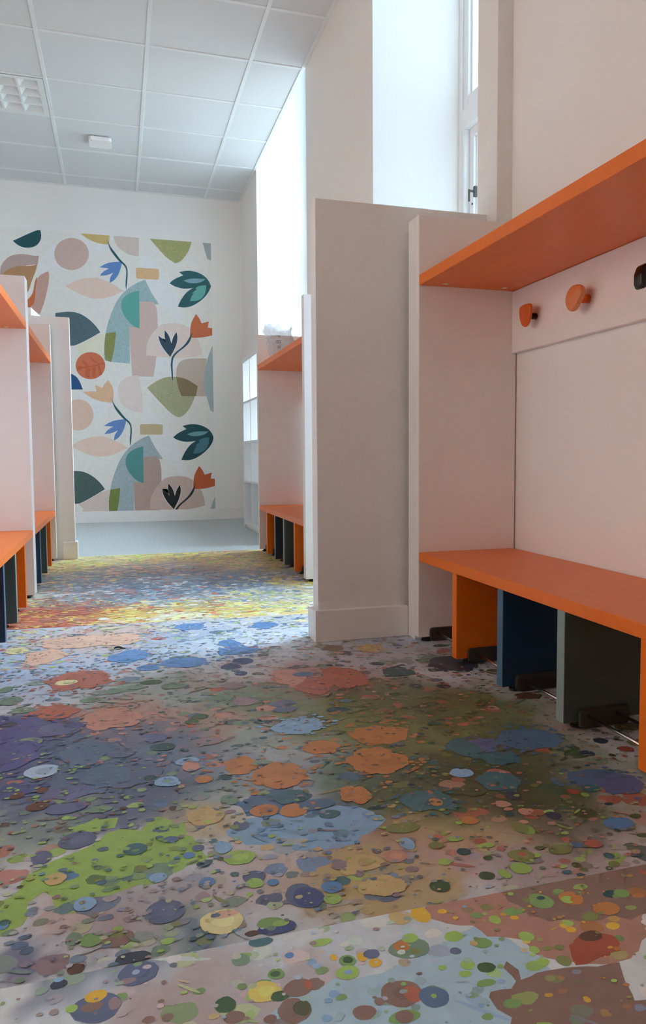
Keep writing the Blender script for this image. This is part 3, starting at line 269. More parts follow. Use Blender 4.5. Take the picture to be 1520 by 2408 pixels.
        if rx>.04:                            # satellites flung from the pool
            for q in range(int(rx*420)):
                t=rng.uniform(0,6.28); dd=rx*rng.uniform(1.02,1.6); rr=rng.uniform(.0015,.007)
                p=blob(x+math.cos(t)*dd,y+math.sin(t)*dd*ry/rx,rr*1.2,rr,9,.1)
                if sheet_of(*p.mean(0))==sh: addb(p,PL[c_]*rng.uniform(.85,1.1))
    for r,p,c_ in big[nb:]: addb(p,c_)
    return link('vinyl_sheet',mesh_print('vinyl_sheet',P,m_vinyl),None,floor,label=label)
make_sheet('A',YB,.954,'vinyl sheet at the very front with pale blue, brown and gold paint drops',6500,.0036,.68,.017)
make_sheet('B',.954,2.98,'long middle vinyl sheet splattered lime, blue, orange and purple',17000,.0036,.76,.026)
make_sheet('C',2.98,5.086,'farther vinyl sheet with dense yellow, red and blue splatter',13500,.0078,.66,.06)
# grey speckled sheet at the far end
m_grey_floor=mat('grey_speckled_vinyl',srgb((192,198,198)),.5,.4,noise_amt=.16,noise_scale=55)
box('vinyl_sheet',(XLW,1.9,5.086,YF,-.004,.0002),m_grey_floor,floor,0,label='plain grey speckled vinyl sheet at the far end')
# ------------------------------------------------------------------ walls
def wallsolid(name,bl,m,bevel=0): return boxes(name,bl,m,None,bevel,kind='structure')
XO=1.74
y_n1=(4.937,6.767); y_n2=(2.565,3.586)
wallsolid('wall_far',[(XLW-.2,1.95,YF,YF+.2,0,HT)],m_wallp)
BW0,BW1,BZ0,BZ1=LWIN
wallsolid('wall_left',[(XLW-.2,XLW,YB,BW0,0,HT),(XLW-.2,XLW,BW1,YF,0,HT),(XLW-.2,XLW,BW0,BW1,0,BZ0),(XLW-.2,XLW,BW0,BW1,BZ1,HT)],m_warm)
wallsolid('wall_back',[(XLW,1.95,YB-.2,YB,0,HT)],m_warm)
wr=[
    (1.262,1.95,2.415,y_n2[0],0,HT),(XW,1.95,y_n2[1],y_n1[0],0,HT),(XW,1.95,y_n1[1],YF,0,HT),
    (XG-.02,1.95,y_n2[0],y_n2[1],0,SILL),(XG-.02,1.95,y_n1[0],y_n1[1],0,SILL)]
wallsolid('wall_right',wr,m_wall)
wallsolid('wall_right_near',[(XN,1.95,YB,2.4149,0,HT)],m_wallp)
# partitions (low walls)
wallsolid('wall_pier_right',[(.638,1.262,2.488,2.554,0,1.474)],m_wall)
wallsolid('wall_pier_left',[(-.78,-.2643,4.988,5.045,0,1.472)],m_wallp)
wallsolid('wall_partition_left',[(-.78,-.72,2.05,4.988,0,1.472)],m_wallp)
def basebd(name,bl): boxes(name,bl,m_trim,None,.003,kind='structure')
basebd('baseboard_right',[(.622,.958,2.464,2.488,0,.108),(.622,.638,2.488,2.57,0,.108),(.638,1.25,2.554,2.57,0,.108)])
basebd('baseboard_left',[(-.335,-.250,4.972,4.988,0,.108),(-.2643,-.250,4.988,5.045,0,.108),(-.78,-.250,5.045,5.06,0,.108)])
basebd('baseboard_far',[(XLW,XW,YF-.014,YF,0,.108)])
basebd('baseboard_window_wall',[(XW-.014,XW,y_n1[1],YF-.014,0,.108)])
# ------------------------------------------------------------------ ceiling
ceil=bpy.data.objects.new('ceiling',None); COL.objects.link(ceil); ceil['kind']='structure'
box('slab',(XLW-.2,1.95,YB-.2,YF+.2,HT,HT+.2),m_wallp,ceil,0)
GX=[-.4+.6296*i for i in range(-6,3)]; GX=[XLW]+[g for g in GX if g>XLW+.05]
GY=[4.3619+.6*j for j in range(-13,6)]; GY=[YB]+[g for g in GY if g>YB+.05]+[YF]
XR_=lambda y: XN if y<2.415 else XW
tm={}
lum_cell=None
for i in range(len(GX)):
    for j in range(len(GY)-1):
        x0=GX[i]; x1=GX[i+1] if i+1<len(GX) else (XN if GY[j+1]<2.415 else XW); y0,y1=GY[j],GY[j+1]
        if abs(x1+.4)<.01 and abs(y0-(4.3619+1.2))<.01: lum_cell=(x0,x1,y0,y1); continue
        key=(round(x1-x0,3),round(y1-y0,3))
        if key not in tm:
            bm=bmesh.new(); addbox(bm,.008,x1-x0-.008,.008,y1-y0-.008,0,.015); tm[key]=finish(bm,'ceiling_tile',.0015,1); tm[key].materials.append(m_tile)
        o=bpy.data.objects.new('ceiling_tile',tm[key]); COL.objects.link(o); o.parent=ceil; o.location=(x0,y0,HCEIL+.002+random.uniform(0,.0015))
for g in GX[1:]: box('ceiling_runner',(g-.012,g+.012,YB,YF,HCEIL-.003,HCEIL+.03),m_runner,ceil,.001)
for g in GY[1:-1]:
    e_=[XLW]+GX[1:]+[XN if g<2.415 else XW]
    boxes('cross_runner',[(a+.0125,b-.0125,g-.012,g+.012,HCEIL-.002,HCEIL+.028) for a,b in zip(e_[:-1],e_[1:])],m_runner,ceil,.0008)
box('wall_angle',(XW-.024,XW-.0005,2.42,YF,HCEIL-.004,HCEIL+.045),m_runner,ceil,.001)
box('wall_angle',(XN-.024,XN-.0005,YB,2.412,HCEIL-.004,HCEIL+.045),m_runner,ceil,.001)
box('wall_angle',(XLW,XW-.024,YF-.024,YF-.0005,HCEIL-.004,HCEIL+.045),m_runner,ceil,.001)
# ------------------------------------------------------------------ windows
m_glass=bpy.data.materials.new('window_glass'); m_glass.use_nodes=True; nt=m_glass.node_tree; nt.nodes.clear()
o_=nt.nodes.new('ShaderNodeOutputMaterial'); mx=nt.nodes.new('ShaderNodeMixShader'); tr=nt.nodes.new('ShaderNodeBsdfTransparent'); gl=nt.nodes.new('ShaderNodeBsdfGlossy')
gl.inputs['Roughness'].default_value=.02; tr.inputs[0].default_value=(.95,.98,.97,1); mx.inputs[0].default_value=.07
nt.links.new(tr.outputs[0],mx.inputs[1]); nt.links.new(gl.outputs[0],mx.inputs[2]); nt.links.new(mx.outputs[0],o_.inputs[0])
def ring(y0,y1,z0,z1,w,x0,x1,wb=None):
    wb=w if wb is None else wb
    return [(x0,x1,y0,y0+w,z0,z1),(x0,x1,y1-w,y1,z0,z1),(x0,x1,y0+w,y1-w,z0,z0+wb),(x0,x1,y0+w,y1-w,z1-wb,z1)]
def window(name,y0,y1,ztop=HT):
    r=bpy.data.objects.new(name,None); COL.objects.link(r); r['kind']='structure'
    box('sill_board',(XG-.06,XG+.06,y0+.001,y1-.001,SILL,SILL+.03),m_win,r,.003)
    a=SILL+.03
    fr=ring(y0+.001,y1-.001,a,ztop-.001,.036,XG,XG+.075)
    fr+=[(XG,XG+.075,y0+.037,y1-.037,2.225,2.322),(XG+.002,XG+.06,y0+.037,y0+.062,a+.036,2.225),(XG+.002,XG+.06,y1-.062,y1-.037,a+.036,2.225)]
    boxes('window_frame',fr,m_win,r,.002)
    boxes('upper_sash',ring(y0+.038,y1-.038,2.323,ztop-.038,.05,XG+.008,XG+.05),m_win,r,.003)
    boxes('glazing_bead',ring(y0+.088,y1-.088,2.373,ztop-.088,.016,XG+.024,XG+.05),m_win,r,.002)
    boxes('lower_sash',ring(y0+.063,y1-.063,a+.037,2.224,.045,XG+.03,XG+.07),m_win,r,.003)
    boxes('glazing_bead',ring(y0+.108,y1-.108,a+.082,2.179,.010,XG+.044,XG+.07),m_win,r,.002)
    box('pane',(XG+.036,XG+.042,y0+.089,y1-.089,2.374,ztop-.089),m_glass,r,0)
    box('pane',(XG+.055,XG+.061,y0+.109,y1-.109,a+.083,2.178),m_glass,r,0)
    yh=y1-.15
    bm=bmesh.new(); addbox(bm,XG+.012,XG+.03,yh-.008,yh+.008,1.875,1.925); addbox(bm,XG-.012,XG+.014,yh-.005,yh+.005,1.896,1.906); addbox(bm,XG-.016,XG-.009,yh-.006,yh+.006,1.85,1.908)
    link('window_handle',finish(bm,'window_handle',.002),m_dark,r)
    tubes('latch_hole',[((XG+.026,y1-.10,1.858),(XG+.034,y1-.10,1.858),.005)],m_black,r)
    return r
window('window_1',*y_n1); window('window_2',*y_n2); 
r=bpy.data.objects.new('window_3',None); COL.objects.link(r); r['kind']='structure'
boxes('window_frame',[(XLW-.12,XLW-.06,a,b,c,d) for a,b,c,d in ((BW0,BW0+.06,BZ0,BZ1),(BW1-.06,BW1,BZ0,BZ1),(BW0+.06,BW1-.06,BZ0,BZ0+.06),(BW0+.06,BW1-.06,BZ1-.06,BZ1),((BW0+BW1)/2-.03,(BW0+BW1)/2+.03,BZ0+.06,BZ1-.06))],m_win,r,.002)
box('pane',(XLW-.095,XLW-.09,BW0+.06,BW1-.06,BZ0+.06,BZ1-.06),m_glass,r,0)
# ------------------------------------------------------------------ outside
m_rough=mat('rough_render',srgb((66,60,47)),.95,.2,noise_amt=.45,noise_scale=5,bump=1,bump_scale=8)
m_roof=mat('grey_roof',srgb((130,130,132)),.8,noise_amt=.1)
yw=bpy.data.objects.new('wall_warm_bounce',None); COL.objects.link(yw); yw.location=(-8,0,-.6); yw['kind']='structure'  # added unseen wall, bounces warm light in through the left window
boxes('wall',[(-.2,.2,-9,9,0,7)],mat('warm_bounce_render',srgb((202,164,138)),.9,.2,noise_amt=.12,noise_scale=4),yw)
box('coping',(-.3,.3,-9.1,9.1,7.0,7.1),m_rough,yw)
bd=empty('neighbouring_building',(8.5,14,-.6),'beige roughcast building seen through the lower window pane','building')
boxes('wall',[(-2.5,4,-4.5,7,0,7.2)],m_rough,bd)
wg=bpy.data.objects.new('wall_sky_blocker',None); COL.objects.link(wg); wg.location=(6,-.2,-.6); wg['kind']='structure'  # added unseen block, keeps part of the sky off the window reveals
boxes('wall',[(-4.0,5.5,-.9,BLOCKER_Y+.2,0,9.5)],mat('grey_sky_blocker',srgb((134,144,156)),.9,.2,noise_amt=.1,noise_scale=3),wg)
boxes('roof',[(-4.0,5.8,-1.1,BLOCKER_Y+.4,9.5,9.7)],m_roof,wg)
boxes('roof',[(-2.8,4.3,-4.8,7.3,7.2,7.4)],m_roof,bd)
box('trim_ground',(-30,40,-30,50,-.8,-.6),mat('pale_yard',srgb((150,148,138)),.9,noise_amt=.2,noise_scale=2),None,0,kind='structure')
# ------------------------------------------------------------------ mural
m_mur=vcol('mural_print',.7,.05,25,.2); MX0,MX1,MZ0,MZ1=-1.75,.914,.108,2.694
BGM=(196,190,186)
def clip(P,axis,val,keep_less):
    out=[]
    ins=lambda p:(p[axis]<=val) if keep_less else (p[axis]>=val)
    for i in range(len(P)):
        a=P[i];b=P[(i+1)%len(P)]
        if ins(a): out.append(a)
        if ins(a)!=ins(b):
            t=(val-a[axis])/(b[axis]-a[axis]); out.append((a[0]+t*(b[0]-a[0]),a[1]+t*(b[1]-a[1])))
    return out
def mcol(c):
    c=np.array(srgb(c)[:3]); l=c@np.array((.25,.6,.15)); c=l+(c-l)*.86; return tuple(np.clip(c*np.array((1.04,1.01,.99))*KM,0,.85))
MV=[];MF=[];MC=[]
KM=MURK
def chaikin(P,it=2):
    P=[np.array(p,float) for p in P]
    sharp=[]
    for i in range(len(P)):
        a=P[i]-P[i-1]; b=P[(i+1)%len(P)]-P[i]; c=np.dot(a,b)/(np.hypot(*a)*np.hypot(*b)+1e-9); sharp.append(c<.70)
    for _ in range(it):
        Q=[];S2=[]
        for i in range(len(P)):
            if sharp[i]: Q.append(P[i]);S2.append(True)
            else:
                Q.append(P[i]*.75+P[i-1]*.25);Q.append(P[i]*.75+P[(i+1)%len(P)]*.25);S2+= [False,False]
        P,sharp=Q,S2
    return P
def mput(P,col,z):
    P=clip(clip(clip(clip(P,0,MX1-.001,True),0,MX0,False),1,MZ1-.001,True),1,MZ0,False)
    if len(P)<3: return
    i=len(MV); MV.extend((p[0],-z,p[1]) for p in P); MC.extend([mcol(col)]*len(P)); MF.append(tuple(range(i,i+len(P))))
mput([(MX0,MZ0),(MX1,MZ0),(MX1,MZ1),(MX0,MZ1)],BGM,.001)
z=.0012
for col,P,halo,tex in MURAL:
    A_=np.array(chaikin(P))
    if halo:
        n=len(A_); ar=sum(A_[i][0]*A_[(i+1)%n][1]-A_[(i+1)%n][0]*A_[i][1] for i in range(n)); sg=1 if ar>0 else -1
        H=[]
        for i in range(n):
            a=A_[i-1];b=A_[i];c=A_[(i+1)%n]; e1=(b-a)/(np.hypot(*(b-a))+1e-9); e2=(c-b)/(np.hypot(*(c-b))+1e-9)
            nn=np.array([e1[1]+e2[1],-e1[0]-e2[0]])*sg; L=np.hypot(*nn)
            H.append(tuple(b+nn/max(L,.6)*.0045))
        mput(H,(204,200,196),z); z+=.00001
    # round the traced corners a little
    mput([tuple(p) for p in A_],col,z); z+=.00001
    if tex:
        x0,z0=A_.min(0); x1,z1=A_.max(0); k=0; area=(x1-x0)*(z1-z0)
        def inside(p):
            c=False
            for i in range(len(A_)):
                a=A_[i];b=A_[i-1]
                if (a[1]>p[1])!=(b[1]>p[1]) and p[0]<(b[0]-a[0])*(p[1]-a[1])/(b[1]-a[1])+a[0]: c=not c
            return c
        for q in range(int(area*2600)):
            p=(rng.uniform(x0,x1),rng.uniform(z0,z1))
            if not inside(p): continue
            r=rng.uniform(.002,.006); kk=rng.choice((.86,1.12)); 
            mput([(p[0]+r*math.cos(t),p[1]+r*rng.uniform(.4,1)*math.sin(t)) for t in (0,1.2,2.4,3.6,5)],tuple(min(255,v*kk) for v in col),z)
        z+=.00001
me=bpy.data.meshes.new('wall_mural'); me.from_pydata(MV,[],MF); a=me.color_attributes.new('print','FLOAT_COLOR','POINT')
a.data.foreach_set('color',np.concatenate([np.array(MC),np.ones((len(MC),1))],1).ravel()); me.materials.append(m_mur)
mo=bpy.data.objects.new('wall_mural',me); COL.objects.link(mo); mo.location=(0,YF,0)
mo['label']='wallpaper mural of cut-out leaves, flowers and pastel shapes on the far wall'; mo['category']='mural'
# ------------------------------------------------------------------ cloakroom bench units
def foot_mesh():
    bm=bmesh.new(); tube(bm,(0,0,0),(0,0,.006),.017,12); tube(bm,(0,0,.006),(0,0,.0152),.009,8); return finish(bm,'foot')
FOOT=foot_mesh(); FOOT.materials.append(m_black)
def foot(parent,x,y):
    o=bpy.data.objects.new('foot',FOOT); COL.objects.link(o); o.parent=parent; o.location=(x,y,0); return o
COLN={'orange':(m_orange,'orange divider'),'blue':(m_blue,'petrol blue divider'),'grey':(m_grey,'grey-green divider'),'navy':(m_navy,'near-black divider')}
EDGE={'blue':mat('blue_edging',srgb((66,104,132)),.4,.5,noise_amt=.03),'grey':mat('grey_green_edging',srgb((132,150,148)),.4,.5,noise_amt=.03),'navy':mat('slate_edging',srgb((104,122,140)),.4,.5,noise_amt=.03)}
def rrect(bm,y0,y1,pts):
    """extrude an x-z outline along y"""
    A=[bm.verts.new((x,y0,z)) for x,z in pts]; B=[bm.verts.new((x,y1,z)) for x,z in pts]; n=len(pts)
    bm.faces.new(A[::-1]); bm.faces.new(B)
    for i in range(n): bm.faces.new((A[i],A[(i+1)%n],B[(i+1)%n],B[i]))
def rounded(x0,x1,z0,z1,r,n=5):
    P=[]
    for cx,cz,a in ((x1-r,z1-r,0),(x0+r,z1-r,90),(x0+r,z0+r,180),(x1-r,z0+r,270)):
        for i in range(n): t=math.radians(a+90*i/(n-1)); P.append((cx+r*math.cos(t),cz+r*math.sin(t)))
    return P
def unit(label,xf,depth,s,panels,dividers,board=True,pegs=None):
    """s=+1: front faces -x (right side of the aisle); s=-1 mirrored. panels=[(y0,y1)..] far first"""
    X=lambda d: xf+s*d
    def bx(d0,d1,y0,y1,z0,z1): return (min(X(d0),X(d1)),max(X(d0),X(d1)),y0,y1,z0,z1)
    yfar=panels[0][0]; ynear=panels[-1][1]
    r=empty('cloakroom_bench_unit',(X(depth/2),(yfar+ynear)/2,0),label,'bench unit','orange cloakroom bench units along the aisle')
    for y0,y1 in panels:
        p=box('side_panel',bx(0,depth-.005,y0,y1,.015,1.415),m_mel,r,.0015)
        foot(p,X(.035),(y0+y1)/2); foot(p,X(depth-.05),(y0+y1)/2)
    ys=[ynear]+sorted([d[0] for d in dividers])+[yfar]
    box('bench_seat',bx(0,depth-.006,ynear+.0005,yfar-.0005,.2755,.306),m_orange,r,.002)
    sh=box('shelf',bx(0,depth-.005,ynear+.0005,yfar-.0005,1.187,1.2208),m_orange,r,.002)
    for y in (yfar-.045,ynear+.045):
        for d in (.075,depth-.075):
            tubes('screw_cap',[((X(d),y,1.1855),(X(d),y,1.1871),.009)],m_cap,sh,12)
    if board:
        box('peg_rail',bx(depth-.0225,depth-.001,ynear+.0005,yfar-.0005,.9775,1.1865),m_mel,r,.003)
    faces=[]
    for y,c in dividers:
        m_,lb=COLN[c]
        d=box('divider',bx(.004,depth-.03,y,y+.031,.0152,.275),m_,r,.0015,label=lb)
        if c!='orange': box('edge_band',bx(.003,.004,y+.0005,y+.0305,.016,.2745),EDGE[c],d,0,label='paler front edge strip')
        foot(d,X(.05),y+.0155); foot(d,X(depth-.07),y+.0155)
    # shoe rods between clip-on brackets, one pair per bay
    edges=[(ynear,)]+[(y,y+.031) for y,c in sorted(dividers)]+[(yfar,)]
    for k in range(len(edges)-1):
        a=edges[k][-1]; b=edges[k+1][0]
        for yy0,yy1 in ((a,a+.011),(b-.011,b)):
            bm=bmesh.new(); rrect(bm,yy0,yy1,[(X(d),z_) for d,z_ in rounded(.040,.175,.003,.047,.010)])
            link('rod_bracket',finish(bm,'rod_bracket',.0015,1),m_dark,r)
        for d in (.062,.14): tubes('shoe_rod',[((X(d),a+.011,.031),(X(d),b-.011,.031),.0042)],m_steel,r)
    if pegs:
        for y,kind in pegs: peg(r,X(depth-.0225),y,s,kind)
    adopt(r); return r
def chaikin_closed(P,it=2):
    for _ in range(it):
        Q=[]
        for i in range(len(P)):
            p=P[i];q=P[(i+1)%len(P)]; Q+= [(p[0]*.75+q[0]*.25,p[1]*.75+q[1]*.25),(p[0]*.25+q[0]*.75,p[1]*.25+q[1]*.75)]
        P=Q
    return P
def solid_plate(outline,xb,xf,edge,y,z,name):
    """rounded plate from the back (xb) to the front (xf), lofted through shrinking rings; outline in (y,z)"""
    P=chaikin_closed(outline); bm=bmesh.new(); rings=[]; n=len(P)
    for t,k in ((0,1-edge*1.2),(.12,1-edge*.4),(.35,1),(.6,1),(.82,1-edge*.35),(.95,1-edge),(1,1-edge*2)):
        x=xb+(xf-xb)*t; rings.append([bm.verts.new((x,y+p[0]*k,z+p[1]*k)) for p in P])
    bm.faces.new(rings[0]); bm.faces.new(rings[-1][::-1])
    for A,B in zip(rings[:-1],rings[1:]):
        for i in range(n): bm.faces.new((A[i],B[i],B[(i+1)%n],A[(i+1)%n]))
    return finish(bm,name,0,1,True)
m_pegor=mat('orange_glazed_peg',srgb((214,96,20)),.3,.5,noise_amt=.06,noise_scale=60)
m_pegpk=mat('salmon_peg',srgb((222,134,84)),.22,.6,noise_amt=.06,noise_scale=60)
m_pegbk=mat('black_peg',srgb((24,20,20)),.25,.5,noise_amt=.2,noise_scale=80)
def peg(parent,xb,y,s,kind):
    z=1.076
    if kind=='shield':
        P=[(-.036,.026),(-.031,.034),(0,.037),(.031,.034),(.036,.026),(.035,.005),(.028,-.016),(.015,-.032),(.0,-.037),(-.015,-.032),(-.028,-.016),(-.035,.005)]
        o=link('coat_peg',solid_plate(P,xb-s*.032,xb-s*.043,.07,y,z,'coat_peg'),m_pegor,parent,label='orange shield-shaped coat peg')
        tubes('peg_stem',[((xb,y,z),(xb-s*.034,y,z),.010)],m_black,o,14)
    elif kind=='pebble':
        P=[(-.043,.010),(-.036,.028),(-.012,.037),(.016,.035),(.036,.020),(.043,.0),(.038,-.018),(.026,-.032),(.010,-.037),(-.006,-.032),(-.020,-.018),(-.034,-.004)]
        o=link('coat_peg',solid_plate(P,xb-s*.034,xb-s*.052,.10,y,z,'coat_peg'),m_pegpk,parent,label='round salmon pebble-shaped coat peg')
        tubes('peg_stem',[((xb,y,z),(xb-s*.036,y,z),.013)],m_pegor,o,14)
    else:
        bm=bmesh.new()
        P=[(0,.014),(.02,.024),(.045,.026),(.064,.016),(.072,-.004),(.072,-.028),(.066,-.040),(.056,-.040),(.052,-.030),(.050,-.014),(.042,-.004),(.028,-.006),(0,-.012)]
        rrect(bm,y-.016,y+.016,[(xb-s*a,z+b) for a,b in P])
        link('coat_peg',finish(bm,'coat_peg',.005,3,True),m_pegbk,parent,label='black hook-shaped coat peg')
ur=unit('near right orange bench and shelf unit below the tall window wall, three coat pegs showing',.957,.3636,1,[(2.369,2.402),(.86,.90)],
   [(2.0759,'orange'),(1.7843,'blue'),(1.4925,'grey'),(1.1996,'orange')],True,[(2.2085,'shield'),(1.922,'pebble'),(1.612,'hook'),(1.33,'shield'),(1.04,'pebble')])
f_=box('filler_strip',(.9572,.985,2.4025,2.4635,.001,1.4148),m_edge,None,.001); f_.parent=ur; f_.location=-ur.location
unit('far right orange bench unit with a plastic bag on its shelf',.881,.327,1,[(4.977,5.002),(3.675,3.7225)],
   [(4.7268,'orange'),(4.4608,'navy'),(4.2052,'grey'),(3.9376,'orange')],True,[(4.52,'shield'),(4.25,'pebble'),(3.98,'shield')])
unit('near left orange bench unit cut off by the left edge of the photo',-.3687,.345,-1,[(3.648,3.698),(2.05,2.09)],
   [(3.3498,'orange'),(3.0414,'grey'),(2.7346,'blue'),(2.42,'orange')])
unit('far left orange bench unit standing in front of the low left partition',-.3687,.345,-1,[(4.919,4.970),(3.70,3.74)],
   [(4.5872,'orange'),(4.3073,'grey'),(3.9763,'blue')])
# ------------------------------------------------------------------ white cube shelves
def cube_shelf(label,x,y,w,d,h,cols,rows,rot,openface='x'):
    """local: width along +y, depth along +x, front at x=0"""
    r=empty('cube_shelf',(x,y,0),label,'shelf'); r.rotation_euler=(0,0,rot)
    t=.036; ti=.018
    for k,(a,b) in enumerate(((0,t),(w-t,w))): box('side_panel',(0,d,a,b,0,h),m_edge,r,.001)
    box('top_panel',(0,d,t,w-t,h-t,h),m_edge,r,.001); box('bottom_panel',(0,d,t,w-t,.03,.03+t),m_edge,r,.001)
    box('plinth',(.02,.04,t,w-t,0,.03),m_edge,r,0)
    cw=(w-2*t)/cols; rh=(h-2*t-.03)/rows
    for i in range(1,cols): box('upright',(0.002,d,t+cw*i-ti/2,t+cw*i+ti/2,.03+t,h-t),m_edge,r,.001)
    for j in range(1,rows):
        for i in range(cols):
            box('shelf_board',(0.002,d,t+cw*i+(ti/2 if i else 0),t+cw*(i+1)-(ti/2 if i<cols-1 else 0),.03+t+rh*j-ti/2,.03+t+rh*j+ti/2),m_edge,r,.001)
    return r
cube_shelf('tall white open cube shelf standing in the window niche by the far corner',1.06,5.30,1.46,.38,1.47,4,4,0)
c2=cube_shelf('white open cube shelf just peeping over the left low partition',-.485,5.10,.42,.38,1.54,1,4,math.radians(-5.2)+math.radians(0))
c2.rotation_euler=(0,0,math.radians(180-5.2)); c2.location=(-.485+.42*math.sin(math.radians(5.2))*1,5.10+.42*math.cos(math.radians(5.2)),0)
# ------------------------------------------------------------------ ceiling luminaire
x0,x1,y0,y1=lum_cell
lu=empty('ceiling_light',((x0+x1)/2,(y0+y1)/2,HCEIL),'square recessed louvre light in the ceiling grid, switched off','ceiling light')
fx0,fx1,fy0,fy1=x0+.014,x1-.014,y0+.014,y1-.014; zf=HCEIL-.004
boxes('housing',[(fx0,fx1,fy0,fy1,zf+.09,zf+.095),(fx0,fx0+.004,fy0,fy1,zf+.001,zf+.09),(fx1-.004,fx1,fy0,fy1,zf+.001,zf+.09),(fx0,fx1,fy0,fy0+.004,zf+.001,zf+.09),(fx0,fx1,fy1-.004,fy1,zf+.001,zf+.09)],m_runner,lu)
bm=bmesh.new(); rimw=.03; cw=(fx1-fx0-2*rimw)/4; ch=(fy1-fy0-2*rimw)/4; gp=.014
def quad(bm,P): bm.faces.new([bm.verts.new(p) for p in P])
boxes('frame',[(fx0,fx0+rimw,fy0,fy1,zf,zf+.006),(fx1-rimw,fx1,fy0,fy1,zf,zf+.006),(fx0+rimw,fx1-rimw,fy0,fy0+rimw,zf,zf+.006),(fx0+rimw,fx1-rimw,fy1-rimw,fy1,zf,zf+.006)],m_runner,lu,.0005)
lm=None
for i in range(4):
    for j in range(4):
        if lm is None:
            bm=bmesh.new(); a,b=cw,ch; zt=.05; i0=gp/2; q=.36
            O_=[(0,0,0),(a,0,0),(a,b,0),(0,b,0)]; I_=[(i0,i0,0),(a-i0,i0,0),(a-i0,b-i0,0),(i0,b-i0,0)]
            T_=[(a*q,b*q,zt),(a*(1-q),b*q,zt),(a*(1-q),b*(1-q),zt),(a*q,b*(1-q),zt)]
            for k in range(4):
                k2=(k+1)%4; quad(bm,[O_[k],O_[k2],I_[k2],I_[k]]); quad(bm,[I_[k],I_[k2],T_[k2],T_[k]])
            lm=finish(bm,'louvre_cell'); lm.materials.append(m_runner)
        o=bpy.data.objects.new('louvre_cell',lm); COL.objects.link(o); o.parent=lu; o.location=(fx0+rimw+i*cw,fy0+rimw+j*ch,zf+.001)
for i in range(4):
    tubes('lamp_tube',[((fx0+rimw+(i+.5)*cw,fy0+.02,zf+.058),(fx0+rimw+(i+.5)*cw,fy1-.02,zf+.058),.011)],m_chrome,lu)
adopt(lu)
# ------------------------------------------------------------------ ceiling sensor box
sb=empty('ceiling_sensor',(-.075,6.50,HCEIL),'small flat white detector box on a ceiling tile near the mural','detector')
bm=bmesh.new(); P=rounded(-.085,.085,-.085,.085,.022,5)
for za,zb,k in ((0,.006,.9),(.006,.034,1.0)):
    A_=[bm.verts.new((x*k,y*k,-za)) for x,y in P]; B_=[bm.verts.new((x*k,y*k,-zb)) for x,y in P]; n=len(P)
    bm.faces.new(A_); bm.faces.new(B_[::-1])
    for i in range(n): bm.faces.new((A_[i],B_[i],B_[(i+1)%n],A_[(i+1)%n]))
link('cover',finish(bm,'cover',.003,2),m_edge,sb)
tubes('indicator',[((-.065,-.07,-.0335),(-.065,-.07,-.0352),.004)],m_dark,sb)
# ------------------------------------------------------------------ plastic bag on the far right shelf
m_bag=bpy.data.materials.new('clear_film'); m_bag.use_nodes=True; nt=m_bag.node_tree; b=nt.nodes['Principled BSDF']
b.inputs['Base Color'].default_value=(.72,.78,.82,1); b.inputs['Roughness'].default_value=.15; b.inputs['Alpha'].default_value=.5; b.inputs['Specular IOR Level'].default_value=.9
n_=nt.nodes.new('ShaderNodeTexNoise'); n_.inputs['Scale'].default_value=30; bp_=nt.nodes.new('ShaderNodeBump'); bp_.inputs['Strength'].default_value=.8; bp_.inputs['Distance'].default_value=.01
nt.links.new(n_.outputs[0],bp_.inputs['Height']); nt.links.new(bp_.outputs[0],b.inputs['Normal'])
bag=empty('plastic_bag',(.985,4.75,1.2215),'crumpled clear plastic bag with printed symbols on the far right shelf','bag')
bm=bmesh.new(); rows=22; cols=28; V=[]
for j in range(rows+1):
    h=j/rows; zz=.205*h
    wid=.055+.035*math.sin(h*2.6)+.012*(h>.8)*(h-.8)*10; dep=.045*(1-h)**.5+.010+.012*math.sin(h*9)
    ring_=[]
    for i in range(cols):
        t=2*math.pi*i/cols; nx=noise.noise((math.cos(t)*2.2,math.sin(t)*2.2,h*5))*.022; nz=noise.noise((t*1.5,h*4,3))*.022*h
        x=math.cos(t)*(wid+nx)+(.012*math.sin(h*5)); y=math.sin(t)*(dep+nx*.8)
        zt=zz+nz+ (.018*math.sin(t*3+1)+.012*math.sin(t*7))*max(0,h-.75)*4
        ring_.append(bm.verts.new((x,y,max(0,zt))))
    V.append(ring_)
for j in range(rows):
    for i in range(cols): bm.faces.new((V[j][i],V[j][(i+1)%cols],V[j+1][(i+1)%cols],V[j+1][i]))
bm.faces.new(V[0][::-1])
link('film',finish(bm,'film',smooth=False),m_bag,bag)
m_ink=mat('grey_ink',srgb((84,88,92)),.6,noise_amt=.05)
bm=bmesh.new(); yi=-.064
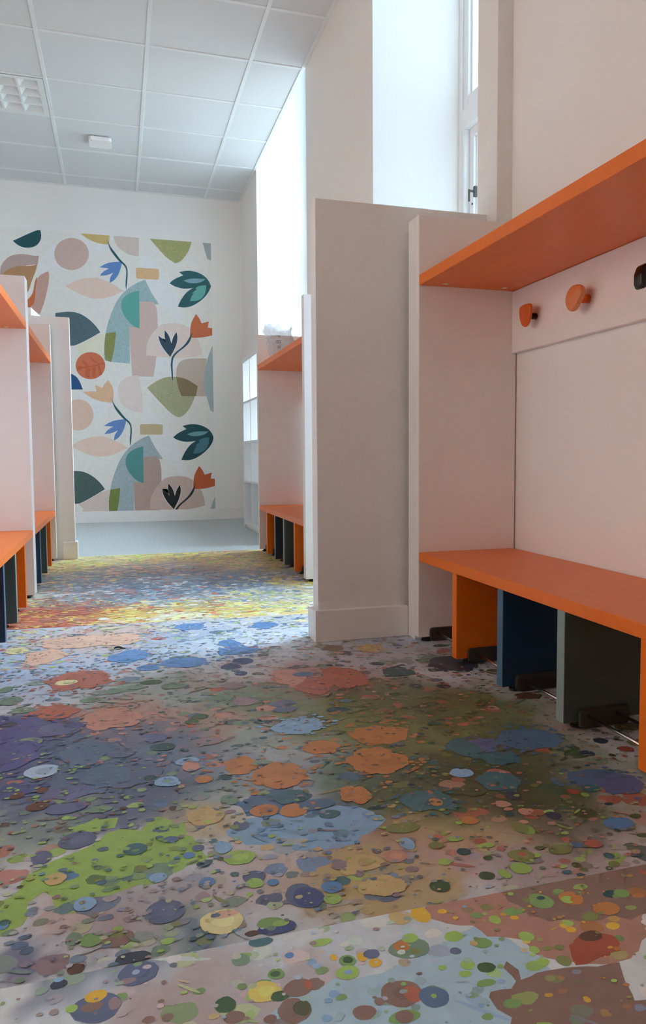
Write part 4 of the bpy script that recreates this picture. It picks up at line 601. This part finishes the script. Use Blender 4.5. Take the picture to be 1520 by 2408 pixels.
def ln(ax,az,bx_,bz,w=.0022):
    d=Vector((bx_-ax,0,bz-az)); n=Vector((-d.z,0,d.x)).normalized()*w/2
    P=[(ax-n.x,yi,az-n.z),(bx_-n.x,yi,bz-n.z),(bx_+n.x,yi,bz+n.z),(ax+n.x,yi,az+n.z)]
    A_=[bm.verts.new(p) for p in P]; B_=[bm.verts.new((p[0],yi+.0004,p[2])) for p in P]
    bm.faces.new(A_); bm.faces.new(B_[::-1])
    for i in range(4): bm.faces.new((A_[i],B_[i],B_[(i+1)%4],A_[(i+1)%4]))
ox=-.02
for a in ((-.007,.148,.007,.148),(-.007,.148,-.004,.136),(.007,.148,.002,.134),(-.002,.143,.004,.143),   # cup-like mark
          (-.018,.118,.014,.118),(-.018,.102,.014,.102),(-.018,.118,-.018,.102),(-.012,.115,-.006,.104),(-.006,.104,0,.115),(-.012,.115,0,.115),(.012,.115,.005,.113),(.005,.113,.012,.107),(.012,.107,.005,.104),
          (-.007,.085,.008,.085),(-.007,.070,.008,.070),(-.007,.085,-.007,.070),(.008,.085,.008,.070),(-.004,.081,.005,.074),(-.004,.074,.005,.081)):
    ln(a[0]+ox,a[1],a[2]+ox,a[3])
link('printed_symbols',finish(bm,'printed_symbols'),m_ink,bag)
# ------------------------------------------------------------------ dead leaf on the floor
lf=empty('dried_leaf',(-.28,2.655,0.0008),'small dark dried leaf lying on the splattered floor','leaf')
lf.location=LEAF
bm=bmesh.new(); nL=10; top=[];mid=[];bot=[]
for i in range(nL+1):
    t=i/nL; w_=.006*math.sin(math.pi*min(1,t*1.1))**.8 if t<.91 else .0008; x=-.018+.036*t; zc=.002+.003*math.sin(t*5)
    top.append(bm.verts.new((x,w_,zc+.004))); mid.append(bm.verts.new((x,0,zc-.001))); bot.append(bm.verts.new((x,-w_,zc+.003)))
for i in range(nL):
    bm.faces.new((top[i],mid[i],mid[i+1],top[i+1])); bm.faces.new((mid[i],bot[i],bot[i+1],mid[i+1]))
bmesh.ops.solidify(bm,geom=list(bm.faces),thickness=.0008)
link('blade',finish(bm,'blade'),mat('dark_leaf',srgb((40,42,44)),.6,noise_amt=.3,noise_scale=200),lf)
tubes('stalk',[((.016,0,.002),(.028,.003,.001),.0007)],m_black,lf,6)
